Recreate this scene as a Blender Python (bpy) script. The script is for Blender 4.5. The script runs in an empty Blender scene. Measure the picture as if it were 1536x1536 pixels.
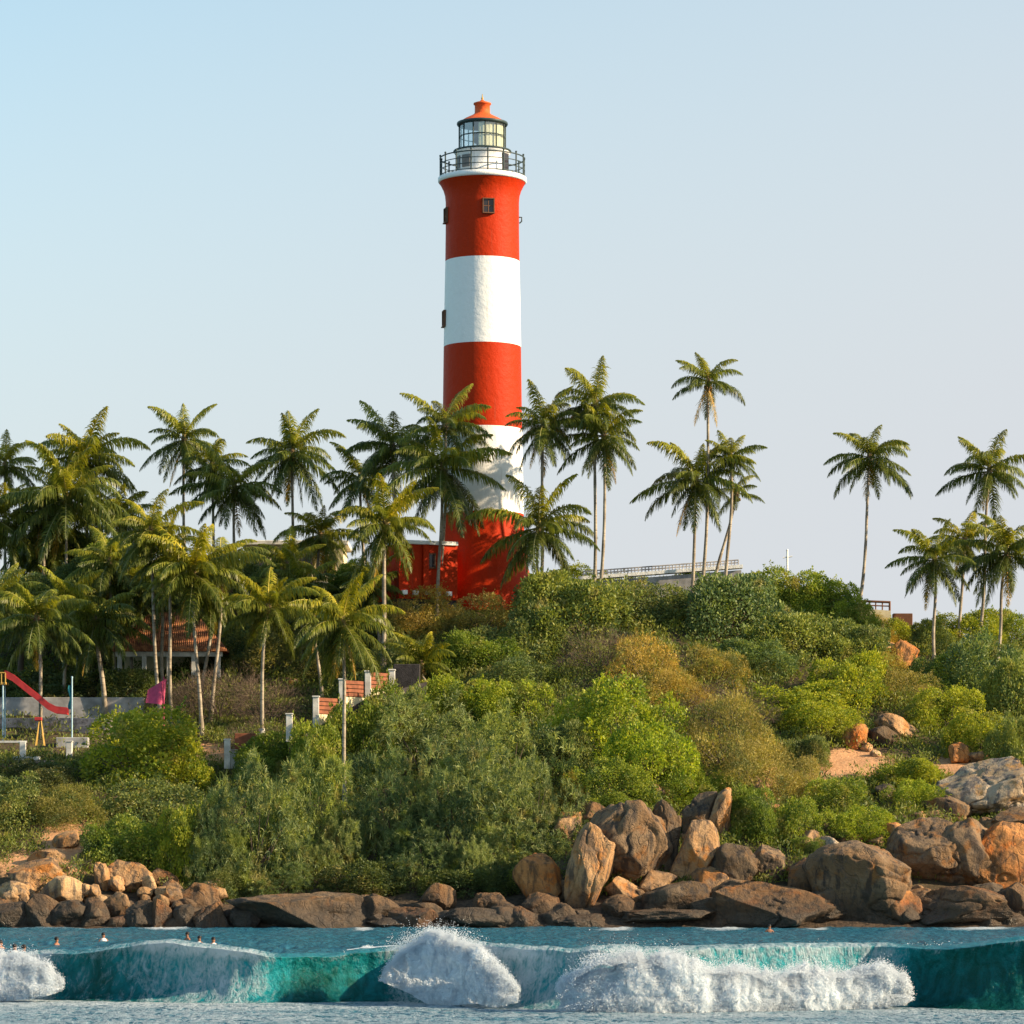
import bpy, math, random
import numpy as np
from mathutils import Vector, Matrix
random.seed(7)
RNG = np.random.default_rng(7)
C = bpy.context.scene.collection
R = math.radians

# ------------------------------------------------------------------ camera, sky, sun, exposure
F, H0, CX, CAMZ = 5107.0, 1288.0, 768.0, 4.0       # focal length in photo pixels, horizon row, centre column, eye height
cam_d = bpy.data.cameras.new('camera')
cam = bpy.data.objects.new('camera', cam_d); C.objects.link(cam)
cam_d.sensor_width = 36.0
cam_d.lens = 36.0 * F / 1536.0
cam_d.shift_y = (H0 - 768.0) / 1536.0
cam_d.clip_start, cam_d.clip_end = 1.0, 12000.0
cam.location = (0, 0, CAMZ); cam.rotation_euler = (R(90), 0, 0)
bpy.context.scene.camera = cam

SUN_EL, SUN_AZ = R(24), R(102)                     # azimuth clockwise from +Y: low sun to the right, a little behind the viewer
w = bpy.data.worlds.new('World'); bpy.context.scene.world = w; w.use_nodes = True
nt = w.node_tree; nt.nodes.clear()
sky = nt.nodes.new('ShaderNodeTexSky'); sky.sky_type = 'NISHITA'; sky.sun_disc = False
sky.sun_elevation = SUN_EL; sky.sun_rotation = SUN_AZ
sky.air_density = 1.0; sky.dust_density = 1.6; sky.ozone_density = 0.7
bg = nt.nodes.new('ShaderNodeBackground'); bg.inputs['Strength'].default_value = 0.1145
wo = nt.nodes.new('ShaderNodeOutputWorld')
veil = nt.nodes.new('ShaderNodeMix'); veil.data_type = 'RGBA'           # pale dusty air towards the horizon, thicker on the sunward side
cl = nt.nodes.new('ShaderNodeTexNoise'); cl.inputs['Scale'].default_value = 2.5; cl.inputs['Detail'].default_value = 4
vtc = nt.nodes.new('ShaderNodeTexCoord'); nt.links.new(vtc.outputs['Generated'], cl.inputs['Vector'])
vsx = nt.nodes.new('ShaderNodeSeparateXYZ'); nt.links.new(vtc.outputs['Generated'], vsx.inputs[0])
def vmath(op, a_, b_):
    q_ = nt.nodes.new('ShaderNodeMath'); q_.operation = op
    for i_, v_ in enumerate((a_, b_)):
        if hasattr(v_, 'links'): nt.links.new(v_, q_.inputs[i_])
        else: q_.inputs[i_].default_value = v_
    return q_.outputs[0]
vmr = nt.nodes.new('ShaderNodeMapRange'); vmr.interpolation_type = 'SMOOTHSTEP'
vh = vmath('SUBTRACT', vsx.outputs[2], vmath('MULTIPLY', vsx.outputs[0], 0.30)); vh = vmath('ADD', vh, vmath('MULTIPLY', vmath('SUBTRACT', cl.outputs['Fac'], 0.5), 0.06))
nt.links.new(vh, vmr.inputs[0])
for i_, q_ in zip((1, 2, 3, 4), (0.05, 0.42, 0.97, 0.0)): vmr.inputs[i_].default_value = q_
nt.links.new(vmr.outputs[0], veil.inputs[0]); tnt = nt.nodes.new('ShaderNodeMix'); tnt.data_type = 'RGBA'; tnt.blend_type = 'MULTIPLY'; tnt.inputs[0].default_value = 1.0; tnt.inputs[7].default_value = (0.90, 1.04, 0.95, 1)
nt.links.new(sky.outputs[0], tnt.inputs[6]); nt.links.new(tnt.outputs[2], veil.inputs[6]); veil.inputs[7].default_value = (2.72, 2.82, 2.98, 1)
nt.links.new(veil.outputs[2], bg.inputs[0]); nt.links.new(bg.outputs[0], wo.inputs[0])

sd = bpy.data.lights.new('sun', 'SUN'); sd.energy = 4.9; sd.angle = R(0.5); sd.color = (1.0, 0.79, 0.52)
sun = bpy.data.objects.new('sun', sd); C.objects.link(sun)
sdir = Vector((math.sin(SUN_AZ)*math.cos(SUN_EL), math.cos(SUN_AZ)*math.cos(SUN_EL), math.sin(SUN_EL)))
sun.rotation_euler = sdir.to_track_quat('Z', 'Y').to_euler()
vs = bpy.context.scene.view_settings
vs.view_transform = 'Standard'; vs.look = 'None'; vs.exposure = 1.15; vs.gamma = 1.0
bpy.context.scene.cycles.max_bounces = 8
bpy.context.scene.cycles.transparent_max_bounces = 8

# ------------------------------------------------------------------ numeric helpers
def sc(Y): return Y / F                            # metres per photo pixel at distance Y
def PX(px, Y): return (px - CX) * Y / F
def PZ(py, Y): return CAMZ + (H0 - py) * Y / F

def _hash(ix, iy, iz, seed):
    h = (ix.astype(np.int64)*374761393 + iy.astype(np.int64)*668265263 + iz.astype(np.int64)*2147483647 + seed*1274126177) & 0xffffffff
    h = ((h ^ (h >> 13)) * 1274126177) & 0xffffffff
    h = ((h ^ (h >> 16)) * 2246822519) & 0xffffffff
    return ((h ^ (h >> 15)) & 0xffffff) / float(0xffffff)
def vnoise(x, y, z=None, seed=0):
    x = np.asarray(x, float); y = np.asarray(y, float)
    z = np.zeros_like(x) if z is None else np.asarray(z, float)
    ix, iy, iz = np.floor(x), np.floor(y), np.floor(z)
    fx, fy, fz = x-ix, y-iy, z-iz
    u = fx*fx*fx*(fx*(fx*6-15)+10); v = fy*fy*fy*(fy*(fy*6-15)+10); t = fz*fz*fz*(fz*(fz*6-15)+10)
    def c(a, b, d): return _hash(ix+a, iy+b, iz+d, seed)
    a = (c(0,0,0)*(1-u)+c(1,0,0)*u)*(1-v) + (c(0,1,0)*(1-u)+c(1,1,0)*u)*v
    b = (c(0,0,1)*(1-u)+c(1,0,1)*u)*(1-v) + (c(0,1,1)*(1-u)+c(1,1,1)*u)*v
    return (a*(1-t)+b*t)*2-1
def fbm(x, y, z=None, seed=0, oct=4, gain=0.5):
    s = 0; a = 1.0; f = 1.0; n = 0
    for o in range(oct):
        s = s + a*vnoise(np.asarray(x)*f+o*17.3, np.asarray(y)*f+o*5.1, None if z is None else np.asarray(z)*f+o*9.7, seed+o)
        n += a; a *= gain; f *= 2.03
    return s/n
def smooth(e0, e1, x):
    t = np.clip((np.asarray(x, float)-e0)/(e1-e0), 0, 1); return t*t*(3-2*t)

# ------------------------------------------------------------------ mesh helpers
def np_mesh(name, V, Q, mats=(), smooth_shade=False, uv=None, attrs=None, mat_idx=None):
    V = np.asarray(V, np.float32).reshape(-1, 3); Q = np.asarray(Q, np.int32)
    me = bpy.data.meshes.new(name)
    k = Q.shape[1]
    me.vertices.add(len(V)); me.vertices.foreach_set('co', V.ravel())
    me.loops.add(Q.size); me.loops.foreach_set('vertex_index', Q.ravel())
    me.polygons.add(len(Q)); me.polygons.foreach_set('loop_start', np.arange(len(Q), dtype=np.int32)*k)
    if smooth_shade: me.polygons.foreach_set('use_smooth', np.ones(len(Q), bool))
    for m in mats: me.materials.append(m)
    if mat_idx is not None: me.polygons.foreach_set('material_index', np.asarray(mat_idx, np.int32))
    if uv is not None:
        l = me.uv_layers.new(name='UVMap'); l.data.foreach_set('uv', np.asarray(uv, np.float32)[Q.ravel()].ravel())
    for n_, a in (attrs or {}).items():
        at = me.attributes.new(n_, 'FLOAT', 'POINT'); at.data.foreach_set('value', np.asarray(a, np.float32).ravel())
    me.update(calc_edges=True)
    return me
def grid_faces(nr, nc):
    i = np.arange(nr-1)[:, None]*nc + np.arange(nc-1)[None, :]
    return np.stack([i, i+1, i+1+nc, i+nc], -1).reshape(-1, 4)

class MB:
    """collects boxes, tubes and lathes; build() links them as one mesh object"""
    def __init__(s): s.v = []; s.f = []; s.m = []; s.sm = []
    def add(s, v, f, m=0, sm=False):
        o = len(s.v); s.v += [tuple(p) for p in v]; s.f += [[i+o for i in q] for q in f]; s.m += [m]*len(f); s.sm += [sm]*len(f); return s
    def box(s, x0, x1, y0, y1, z0, z1, m=0, b=0.0, M=None):
        if b > 0:
            v = []
            for (zz, bb) in ((z0, b), (z0+b, 0), (z1-b, 0), (z1, b)):
                v += [(x0+bb, y0+b, zz), (x0+b, y0+bb, zz), (x1-b, y0+bb, zz), (x1-bb, y0+b, zz), (x1-bb, y1-b, zz), (x1-b, y1-bb, zz), (x0+b, y1-bb, zz), (x0+bb, y1-b, zz)]
            f = [list(range(7, -1, -1)), list(range(24, 32))]
            for r in range(3):
                for k in range(8): f.append([r*8+k, r*8+(k+1) % 8, (r+1)*8+(k+1) % 8, (r+1)*8+k])
        else:
            v = [(x0,y0,z0),(x1,y0,z0),(x1,y1,z0),(x0,y1,z0),(x0,y0,z1),(x1,y0,z1),(x1,y1,z1),(x0,y1,z1)]
            f = [[0,3,2,1],[4,5,6,7],[0,1,5,4],[1,2,6,5],[2,3,7,6],[3,0,4,7]]
        if M is not None: v = [M @ Vector(p) for p in v]
        return s.add(v, f, m)
    def tube(s, pts, rad, n=10, m=0, cap=True):
        pts = [Vector(p) for p in pts]
        if not hasattr(rad, '__len__'): rad = [rad]*len(pts)
        v = []; f = []; ref = None
        for i, p in enumerate(pts):
            d = (pts[min(i+1, len(pts)-1)] - pts[max(i-1, 0)]).normalized()
            if ref is None: ref = d.orthogonal().normalized()
            a = (ref - d*ref.dot(d)).normalized(); ref = a; b = d.cross(a)
            for k in range(n):
                t = 2*math.pi*k/n; v.append(p + (a*math.cos(t)+b*math.sin(t))*rad[i])
        for i in range(len(pts)-1):
            for k in range(n): f.append([i*n+k, i*n+(k+1) % n, (i+1)*n+(k+1) % n, (i+1)*n+k])
        s.add(v, f, m, True)
        if cap: s.add(v[:n], [list(range(n-1, -1, -1))], m); s.add(v[-n:], [list(range(n))], m)
        return s
    def lathe(s, prof, n=64, m=0, ms=None, c=(0, 0)):
        v = []; f = []
        for (r, z) in prof:
            for k in range(n):
                t = 2*math.pi*k/n; v.append((c[0]+r*math.cos(t), c[1]+r*math.sin(t), z))
        o = len(s.v); s.v += v
        for i in range(len(prof)-1):
            for k in range(n):
                s.f.append([o+i*n+k, o+i*n+(k+1) % n, o+(i+1)*n+(k+1) % n, o+(i+1)*n+k]); s.m.append(ms[i] if ms else m); s.sm.append(True)
        return s
    def ico(s, c, r, m=0, sub=2, sq=(1, 1, 1)):
        V, Q = ico_arr(sub); s.add([(c[0]+p[0]*r*sq[0], c[1]+p[1]*r*sq[1], c[2]+p[2]*r*sq[2]) for p in V], [list(q) for q in Q], m, True); return s
    def build(s, name, mats, parent=None, loc=None):
        me = bpy.data.meshes.new(name); me.from_pydata([tuple(p) for p in s.v], [], s.f)
        for m_ in (mats if isinstance(mats, (list, tuple)) else [mats]): me.materials.append(m_)
        me.polygons.foreach_set('material_index', s.m); me.polygons.foreach_set('use_smooth', s.sm); me.update()
        return link(name, me, parent, loc)
def link(name, me, parent=None, loc=None):
    o = bpy.data.objects.new(name, me); C.objects.link(o)
    if parent: o.parent = parent
    if loc is not None: o.location = loc
    return o
def tag(o, label=None, cat=None, group=None, kind=None):
    if label: o['label'] = label
    if cat: o['category'] = cat
    if group: o['group'] = group
    if kind: o['kind'] = kind
    return o
def empty(name, loc, label, cat, group=None, rz=0):
    o = bpy.data.objects.new(name, None); C.objects.link(o); o.location = loc; o.rotation_euler = (0, 0, rz); o.empty_display_size = 0.3
    return tag(o, label, cat, group)
_ico = {}
def ico_arr(sub):
    if sub not in _ico:
        import bmesh
        bm = bmesh.new(); bmesh.ops.create_icosphere(bm, subdivisions=sub, radius=1.0); bm.verts.ensure_lookup_table()
        _ico[sub] = (np.array([v.co[:] for v in bm.verts]), np.array([[v.index for v in f.verts] for f in bm.faces])); bm.free()
    return _ico[sub]

# ------------------------------------------------------------------ material helpers
class NT:
    def __init__(s, name):
        s.mat = bpy.data.materials.new(name); s.mat.use_nodes = True; s.t = s.mat.node_tree; s.t.nodes.clear()
        s.out = s.n('ShaderNodeOutputMaterial')
    def n(s, typ, **kw):
        nd = s.t.nodes.new(typ)
        for k, v in kw.items(): setattr(nd, k, v)
        return nd
    def l(s, a, b): s.t.links.new(a, b)
    def set(s, inp, v):
        if isinstance(v, bpy.types.NodeSocket): s.l(v, inp)
        else: inp.default_value = v
    def coord(s, k='Object'): return s.n('ShaderNodeTexCoord').outputs[k]
    def pos(s): return s.n('ShaderNodeNewGeometry').outputs['Position']
    def mapping(s, v, scale=(1, 1, 1), loc=(0, 0, 0), rot=(0, 0, 0)):
        m = s.n('ShaderNodeMapping'); s.l(v, m.inputs[0]); m.inputs['Scale'].default_value = scale; m.inputs['Location'].default_value = loc; m.inputs['Rotation'].default_value = rot
        return m.outputs[0]
    def noise(s, v, scale, detail=4, rough=0.55, dist=0.0):
        m = s.n('ShaderNodeTexNoise'); s.l(v, m.inputs['Vector']); m.inputs['Scale'].default_value = scale; m.inputs['Detail'].default_value = detail
        m.inputs['Roughness'].default_value = rough; m.inputs['Distortion'].default_value = dist; return m.outputs['Fac']
    def vor(s, v, scale, feat='F1', out='Distance'):
        m = s.n('ShaderNodeTexVoronoi'); m.feature = feat; s.l(v, m.inputs['Vector']); m.inputs['Scale'].default_value = scale; return m.outputs[out]
    def ramp(s, fac, stops, interp='LINEAR'):
        r = s.n('ShaderNodeValToRGB'); s.l(fac, r.inputs[0]); e = r.color_ramp.elements; r.color_ramp.interpolation = interp
        while len(e) < len(stops): e.new(0.5)
        for i, (p, c) in enumerate(stops):
            e[i].position = p; e[i].color = (c, c, c, 1) if not hasattr(c, '__len__') else (*c, 1)
        return r.outputs[0]
    def mix(s, fac, a, b, mode='MIX'):
        m = s.n('ShaderNodeMix', data_type='RGBA', blend_type=mode)
        for i, v in ((0, fac), (6, a), (7, b)):
            if hasattr(v, '__len__') and not isinstance(v, bpy.types.NodeSocket): v = (*v, 1) if len(v) == 3 else v
            s.set(m.inputs[i], v)
        return m.outputs[2]
    def math(s, op, a, b=0.5, clamp=False):
        m = s.n('ShaderNodeMath', operation=op, use_clamp=clamp); s.set(m.inputs[0], a); s.set(m.inputs[1], b); return m.outputs[0]
    def mr(s, v, a, b, c=0.0, d=1.0):
        m = s.n('ShaderNodeMapRange'); m.interpolation_type = 'SMOOTHSTEP'; s.l(v, m.inputs[0])
        for i, q in zip((1, 2, 3, 4), (a, b, c, d)): m.inputs[i].default_value = q
        return m.outputs[0]
    def attr(s, name): return s.n('ShaderNodeAttribute', attribute_name=name).outputs['Fac']
    def sep(s, v, k):
        m = s.n('ShaderNodeSeparateXYZ'); s.l(v, m.inputs[0]); return m.outputs[k]
    def bump(s, h, strength=0.5, dist=0.1, nrm=None):
        b = s.n('ShaderNodeBump'); s.l(h, b.inputs['Height']); b.inputs['Strength'].default_value = strength; b.inputs['Distance'].default_value = dist
        if nrm is not None: s.l(nrm, b.inputs['Normal'])
        return b.outputs[0]
    def bsdf(s, color, rough=0.7, normal=None, spec=0.3, metal=0.0, **kw):
        p = s.n('ShaderNodeBsdfPrincipled')
        if hasattr(color, '__len__') and not isinstance(color, bpy.types.NodeSocket): color = (*color, 1)
        s.set(p.inputs['Base Color'], color); s.set(p.inputs['Roughness'], rough); s.set(p.inputs['Metallic'], metal); s.set(p.inputs['Specular IOR Level'], spec)
        if normal is not None: s.l(normal, p.inputs['Normal'])
        for k, v in kw.items(): s.set(p.inputs[k.replace('_', ' ')], v)
        return p.outputs[0]
    def done(s, sh): s.l(sh, s.out.inputs['Surface']); return s.mat

def simple(name, col, rough=0.6, var=0.18, scale=3.0, spec=0.3, bump=0.15, metal=0.0, dist=0.02):
    m = NT(name); v = m.coord(); n = m.noise(v, scale, 6, 0.6)
    c = m.mix(m.mr(n, 0.3, 0.7), tuple(x*(1-var) for x in col), tuple(min(1, x*(1+var)) for x in col))
    return m.done(m.bsdf(c, rough, m.bump(m.noise(v, scale*6, 5), bump, dist), spec, metal))

def leaf_mat(name, dark, light, tip=None, transl=0.32, clump=0.45, rough=0.5, patch=False):
    m = NT(name)
    oi = m.n('ShaderNodeObjectInfo'); g = m.n('ShaderNodeNewGeometry')
    n = m.noise(m.pos(), clump, 3, 0.6)
    c = m.mix(m.mr(n, 0.36, 0.64), dark, light)
    c = m.mix(m.math('MULTIPLY', m.mr(g.outputs['Random Per Island'], 0.45, 1.0), 0.6), c, tip or tuple(x*1.5 for x in light))
    c = m.mix(1.0, c, oi.outputs['Color'], 'MULTIPLY')
    if patch:
        pn = m.noise(m.pos(), 0.62, 4, 0.6)
        c = m.mix(m.math('MULTIPLY', m.mr(pn, 0.56, 0.68), 0.75), c, (0.34, 0.285, 0.095))
        c = m.mix(m.math('MULTIPLY', m.mr(m.noise(m.mapping(m.pos(), (1, 1, 1), (31, 7, 3)), 0.5, 4, 0.6), 0.54, 0.66), 0.7), c, (0.085, 0.14, 0.055))
        c = m.mix(m.math('MULTIPLY', m.mr(m.noise(m.mapping(m.pos(), (1, 1, 1), (3, 47, 13)), 0.8, 4, 0.6), 0.56, 0.66), 0.7), c, (0.26, 0.30, 0.045))
    d = m.bsdf(c, rough, None, 0.25)
    t = m.n('ShaderNodeBsdfTranslucent'); m.l(m.mix(1.0, c, (1.25, 1.2, 0.6), 'MULTIPLY'), t.inputs[0])
    x = m.n('ShaderNodeMixShader'); x.inputs[0].default_value = transl; m.l(d, x.inputs[1]); m.l(t.outputs[0], x.inputs[2])
    return m.done(x.outputs[0])

M = {}
M['frond'] = leaf_mat('palm_leaf', (0.082, 0.116, 0.023), (0.159, 0.189, 0.033), (0.317, 0.305, 0.057), 0.40, 0.8, 0.38)
M['petiole'] = leaf_mat('palm_petiole', (0.20, 0.20, 0.07), (0.30, 0.28, 0.11), (0.34, 0.32, 0.14), 0.0, 0.8, 0.4)
M['sage'] = leaf_mat('screwpine_leaf', (0.084, 0.132, 0.054), (0.213, 0.265, 0.084), (0.463, 0.463, 0.168), 0.37, 0.5, patch=True)
M['green'] = leaf_mat('creeper_leaf', (0.098, 0.164, 0.024), (0.254, 0.314, 0.033), (0.491, 0.471, 0.079), 0.44, 0.55, patch=True)
M['dark'] = leaf_mat('thicket_leaf', (0.062, 0.107, 0.043), (0.181, 0.221, 0.061), (0.393, 0.377, 0.100), 0.37, 0.45, patch=True)
M['olive'] = leaf_mat('dry_scrub_leaf', (0.181, 0.164, 0.046), (0.359, 0.299, 0.061), (0.555, 0.408, 0.120), 0.37, 0.5, patch=True)
M['cover'] = leaf_mat('ground_cover_leaf', (0.056, 0.094, 0.022), (0.163, 0.196, 0.033), (0.261, 0.236, 0.067), 0.37, 0.25, patch=True)
M['twig'] = simple('dry_twig', (0.13, 0.09, 0.065), 0.9)
M['bark'] = simple('shrub_bark', (0.10, 0.075, 0.055), 0.9)
m = NT('palm_bark'); v = m.coord(); z = m.mapping(v, (1, 1, 9)); rg = m.noise(z, 1.0, 3)
c = m.mix(m.mr(m.noise(v, 1.3, 5), 0.35, 0.65), (0.20, 0.165, 0.125), (0.40, 0.34, 0.26)); c = m.mix(m.mr(rg, 0.55, 0.7), c, (0.14, 0.11, 0.08))
M['palm_bark'] = m.done(m.bsdf(c, 0.85, m.bump(rg, 0.6, 0.05), 0.2))
M['coconut'] = simple('coconut_husk', (0.22, 0.13, 0.03), 0.5, 0.4, 4)
M['rachis'] = simple('dead_sheath', (0.17, 0.11, 0.06), 0.9, 0.3)

def painted(name, col, brick=True, rough=0.55, dirt=0.25):
    m = NT(name); v = m.coord()
    n = m.noise(m.mapping(v, (1, 1, 0.25)), 1.6, 6, 0.65)
    c = m.mix(m.math('MULTIPLY', m.mr(n, 0.5, 0.8), dirt), col, tuple(x*0.55+0.02 for x in col))
    c = m.mix(m.math('MULTIPLY', m.mr(m.noise(v, 9, 4), 0.55, 0.75), dirt*0.5), c, tuple(min(1, x*1.15+0.03) for x in col))
    rs_ = m.noise(m.mapping(v, (2.6, 2.6, 0.10)), 1.0, 5, 0.6)
    c = m.mix(m.math('MULTIPLY', m.math('MULTIPLY', m.mr(rs_, 0.58, 0.74), m.mr(m.noise(v, 0.5, 3), 0.4, 0.6)), 0.45), c, (0.16, 0.075, 0.045))
    h = m.noise(v, 2.2, 8, 0.65)
    return m.done(m.bsdf(c, rough, m.bump(h, 0.5, 0.12), 0.10))
M['red'] = painted('red_masonry_paint', (0.42, 0.026, 0.002))
M['white'] = painted('white_masonry_paint', (0.80, 0.79, 0.77), dirt=0.18)
M['roof_red'] = painted('red_oxide_paint', (0.62, 0.11, 0.03))
M['iron'] = simple('painted_ironwork', (0.03, 0.05, 0.05), 0.5)
M['greyiron'] = simple('weathered_ironwork', (0.16, 0.15, 0.14), 0.6)
M['dark_pane'] = simple('dark_window', (0.025, 0.022, 0.025), 0.15, spec=0.5)
M['frame_brown'] = simple('brown_timber', (0.14, 0.06, 0.03), 0.7)
M['curtain'] = simple('lens_curtain', (0.78, 0.70, 0.45), 0.8, 0.1)
M['cream'] = simple('cream_plaster', (0.66, 0.56, 0.36), 0.8, 0.12, 0.8)
M['plaster'] = simple('white_plaster', (0.58, 0.56, 0.52), 0.8, 0.25, 1.6)
M['concrete'] = simple('grey_concrete', (0.33, 0.32, 0.32), 0.85, 0.35, 1.0)
M['pinkwall'] = simple('rubble_masonry', (0.36, 0.29, 0.27), 0.9, 0.5, 2.2, bump=0.6, dist=0.1)
M['rust'] = simple('rust_painted_slats', (0.21, 0.07, 0.035), 0.8, 0.3, 2)
M['darkwall'] = simple('dark_stone_base', (0.035, 0.03, 0.03), 0.9, 0.4, 2, bump=0.5, dist=0.08)
M['slide'] = simple('red_plastic', (0.38, 0.03, 0.03), 0.35)
M['pink'] = simple('pink_plastic', (0.45, 0.05, 0.13), 0.5)
M['yellow'] = simple('yellow_paint', (0.42, 0.26, 0.06), 0.6)
M['bluepaint'] = simple('pale_blue_paint', (0.35, 0.50, 0.58), 0.5)
M['teal'] = simple('teal_cloth', (0.01, 0.13, 0.17), 0.8)
m = NT('terracotta_tiles'); v = m.coord()
wv = m.n('ShaderNodeTexWave', wave_type='BANDS', bands_direction='X'); m.l(v, wv.inputs[0]); wv.inputs['Scale'].default_value = 2.2
wz = m.n('ShaderNodeTexWave', wave_type='BANDS', bands_direction='Y', wave_profile='SAW'); m.l(v, wz.inputs[0]); wz.inputs['Scale'].default_value = 1.6
c = m.mix(m.mr(m.noise(v, 2.5, 4), 0.3, 0.7), (0.16, 0.055, 0.03), (0.42, 0.17, 0.07))
M['tiles'] = m.done(m.bsdf(c, 0.85, m.bump(m.math('ADD', wv.outputs['Fac'], wz.outputs['Fac']), 0.8, 0.08), 0.2))
m = NT('lantern_glass')
g1 = m.n('ShaderNodeBsdfGlossy'); g1.inputs['Roughness'].default_value = 0.03; tr = m.n('ShaderNodeBsdfTransparent'); tr.inputs[0].default_value = (0.85, 0.92, 0.94, 1)
x = m.n('ShaderNodeMixShader'); x.inputs[0].default_value = 0.25; m.l(tr.outputs[0], x.inputs[1]); m.l(g1.outputs[0], x.inputs[2])
M['glass'] = m.done(x.outputs[0])

# granite: tan, orange and grey patches, dark weathering streaks, and a tide-wet band near the water
m = NT('granite'); v = m.coord(); P = m.pos(); oi = m.n('ShaderNodeObjectInfo'); rnd = m.math('MULTIPLY', oi.outputs['Random'], 60)
vo = m.n('ShaderNodeVectorMath', operation='ADD'); m.l(P, vo.inputs[0]); cv = m.n('ShaderNodeCombineXYZ'); m.l(rnd, cv.inputs[0]); m.l(rnd, cv.inputs[1]); m.l(cv.outputs[0], vo.inputs[1]); v = vo.outputs[0]
big = m.noise(v, 0.55, 5, 0.6); mid = m.noise(v, 2.2, 6, 0.65); fine = m.noise(v, 11, 5, 0.7)
c = m.mix(m.mr(big, 0.38, 0.62), (0.34, 0.19, 0.085), (0.42, 0.27, 0.15))
c = m.mix(m.math('MULTIPLY', m.mr(m.noise(m.mapping(v, (1, 1, 1), (9, 3, 4)), 0.8, 4), 0.53, 0.66), 0.8), c, (0.48, 0.185, 0.035))
c = m.mix(m.math('MULTIPLY', m.mr(mid, 0.52, 0.68), 0.75), c, (0.17, 0.125, 0.10))
st = m.noise(m.mapping(v, (1.6, 1.6, 0.35)), 1.2, 5, 0.6)
c = m.mix(m.math('MULTIPLY', m.mr(st, 0.48, 0.62), 0.82), c, (0.075, 0.06, 0.052))
c = m.mix(m.math('MULTIPLY', m.mr(fine, 0.5, 0.75), 0.35), c, (0.10, 0.08, 0.07))
c = m.mix(1.0, c, oi.outputs['Color'], 'MULTIPLY')
zz = m.math('ADD', m.sep(P, 2), m.math('MULTIPLY', m.math('SUBTRACT', mid, 0.5), 2.2))
wet = m.mr(zz, 0.6, 2.7, 1.0, 0.0)
c = m.mix(m.math('MULTIPLY', wet, 0.88), c, (0.05, 0.038, 0.028))
crk = m.mr(m.math('ABSOLUTE', m.math('SUBTRACT', m.noise(m.mapping(v, (0.8, 0.8, 0.45)), 0.55, 3, 0.5, 0.6), 0.5)), 0.0, 0.010)
c = m.mix(m.math('MULTIPLY', m.math('SUBTRACT', 1.0, crk), 0.3), c, (0.05, 0.04, 0.035))
hh = m.math('ADD', m.math('MULTIPLY', mid, 1.0), m.math('ADD', m.math('MULTIPLY', fine, 0.35), m.math('MULTIPLY', crk, 0.2)))
ro = m.mr(zz, 0.3, 1.1, 0.35, 0.85)
M['granite'] = m.done(m.bsdf(c, ro, m.bump(hh, 0.9, 0.3), 0.35))

m = NT('hillside_soil'); P = m.pos(); soil = m.attr('soil')
n = m.noise(P, 0.5, 6, 0.6); n2 = m.noise(P, 4, 6, 0.7)
c = m.mix(m.mr(n, 0.35, 0.65), (0.055, 0.045, 0.028), (0.10, 0.075, 0.045))
c2 = m.mix(m.mr(n2, 0.3, 0.7), (0.40, 0.20, 0.10), (0.52, 0.30, 0.16))
c = m.mix(m.mr(m.math('ADD', soil, m.math('MULTIPLY', m.math('SUBTRACT', n2, 0.5), 0.8)), 0.35, 0.65), c, c2)
c = m.mix(m.mr(m.math('ADD', m.sep(P, 2), m.math('MULTIPLY', n2, 1.5)), 1.5, 4.0, 1.0, 0.0), c, m.mix(m.mr(n2, 0.35, 0.65), (0.035, 0.028, 0.023), (0.10, 0.07, 0.05)))
M['soil'] = m.done(m.bsdf(c, 0.95, m.bump(n2, 0.7, 0.15), 0.1))

# sea: colour by aeration, with light through the crest painted in; lacy foam by the foam attribute
m = NT('sea_water'); P = m.pos(); uv = m.coord('UV'); foam = m.attr('foam'); aer = m.attr('aeration_light')
s1 = m.noise(m.mapping(uv, (1.0, 0.42, 1)), 3.2, 6, 0.65, 0.8)
s2 = m.noise(m.mapping(uv, (1.0, 0.5, 1)), 11, 5, 0.7, 0.4)
c = m.mix(m.mr(m.math('ADD', aer, m.math('MULTIPLY', m.math('SUBTRACT', s1, 0.5), 0.9)), 0.1, 0.9), (0.003, 0.070, 0.052), (0.014, 0.32, 0.37))
c = m.mix(m.attr('open'), c, m.mix(m.mr(s1, 0.35, 0.65), (0.018, 0.12, 0.21), (0.055, 0.25, 0.36)))
pat = m.math('ADD', m.math('MULTIPLY', s1, 0.65), m.math('MULTIPLY', s2, 0.5))
w1 = m.noise(m.mapping(uv, (1.0, 0.45, 1), (0, 0, 0), (0, 0, 0.5)), 1.5, 5, 0.6, 1.8)
w2 = m.noise(m.mapping(uv, (1.2, 0.5, 1), (4, 2, 0), (0, 0, 0.35)), 3.6, 5, 0.6, 1.2)
rd = m.math('ADD', m.math('MULTIPLY', m.math('ABSOLUTE', m.math('SUBTRACT', w1, 0.5)), -1.5), m.math('MULTIPLY', m.math('ABSOLUTE', m.math('SUBTRACT', w2, 0.5)), -1.1))
pat = m.math('ADD', m.math('MULTIPLY', pat, 0.75), m.math('ADD', rd, 0.28))
ff = m.mr(m.math('SUBTRACT', m.math('ADD', foam, pat), 1.0), -0.12, 0.46)
c = m.mix(ff, c, (0.60, 0.68, 0.74))
rg = m.mix(ff, (0.16, 0.16, 0.16), (0.8, 0.8, 0.8))
hb = m.math('ADD', m.noise(m.mapping(P, (1, 1.5, 1)), 3.0, 5, 0.65), m.math('MULTIPLY', ff, 0.35))
p = m.n('ShaderNodeBsdfPrincipled'); m.l(c, p.inputs['Base Color']); m.l(rg, p.inputs['Roughness']); p.inputs['IOR'].default_value = 1.22
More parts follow.
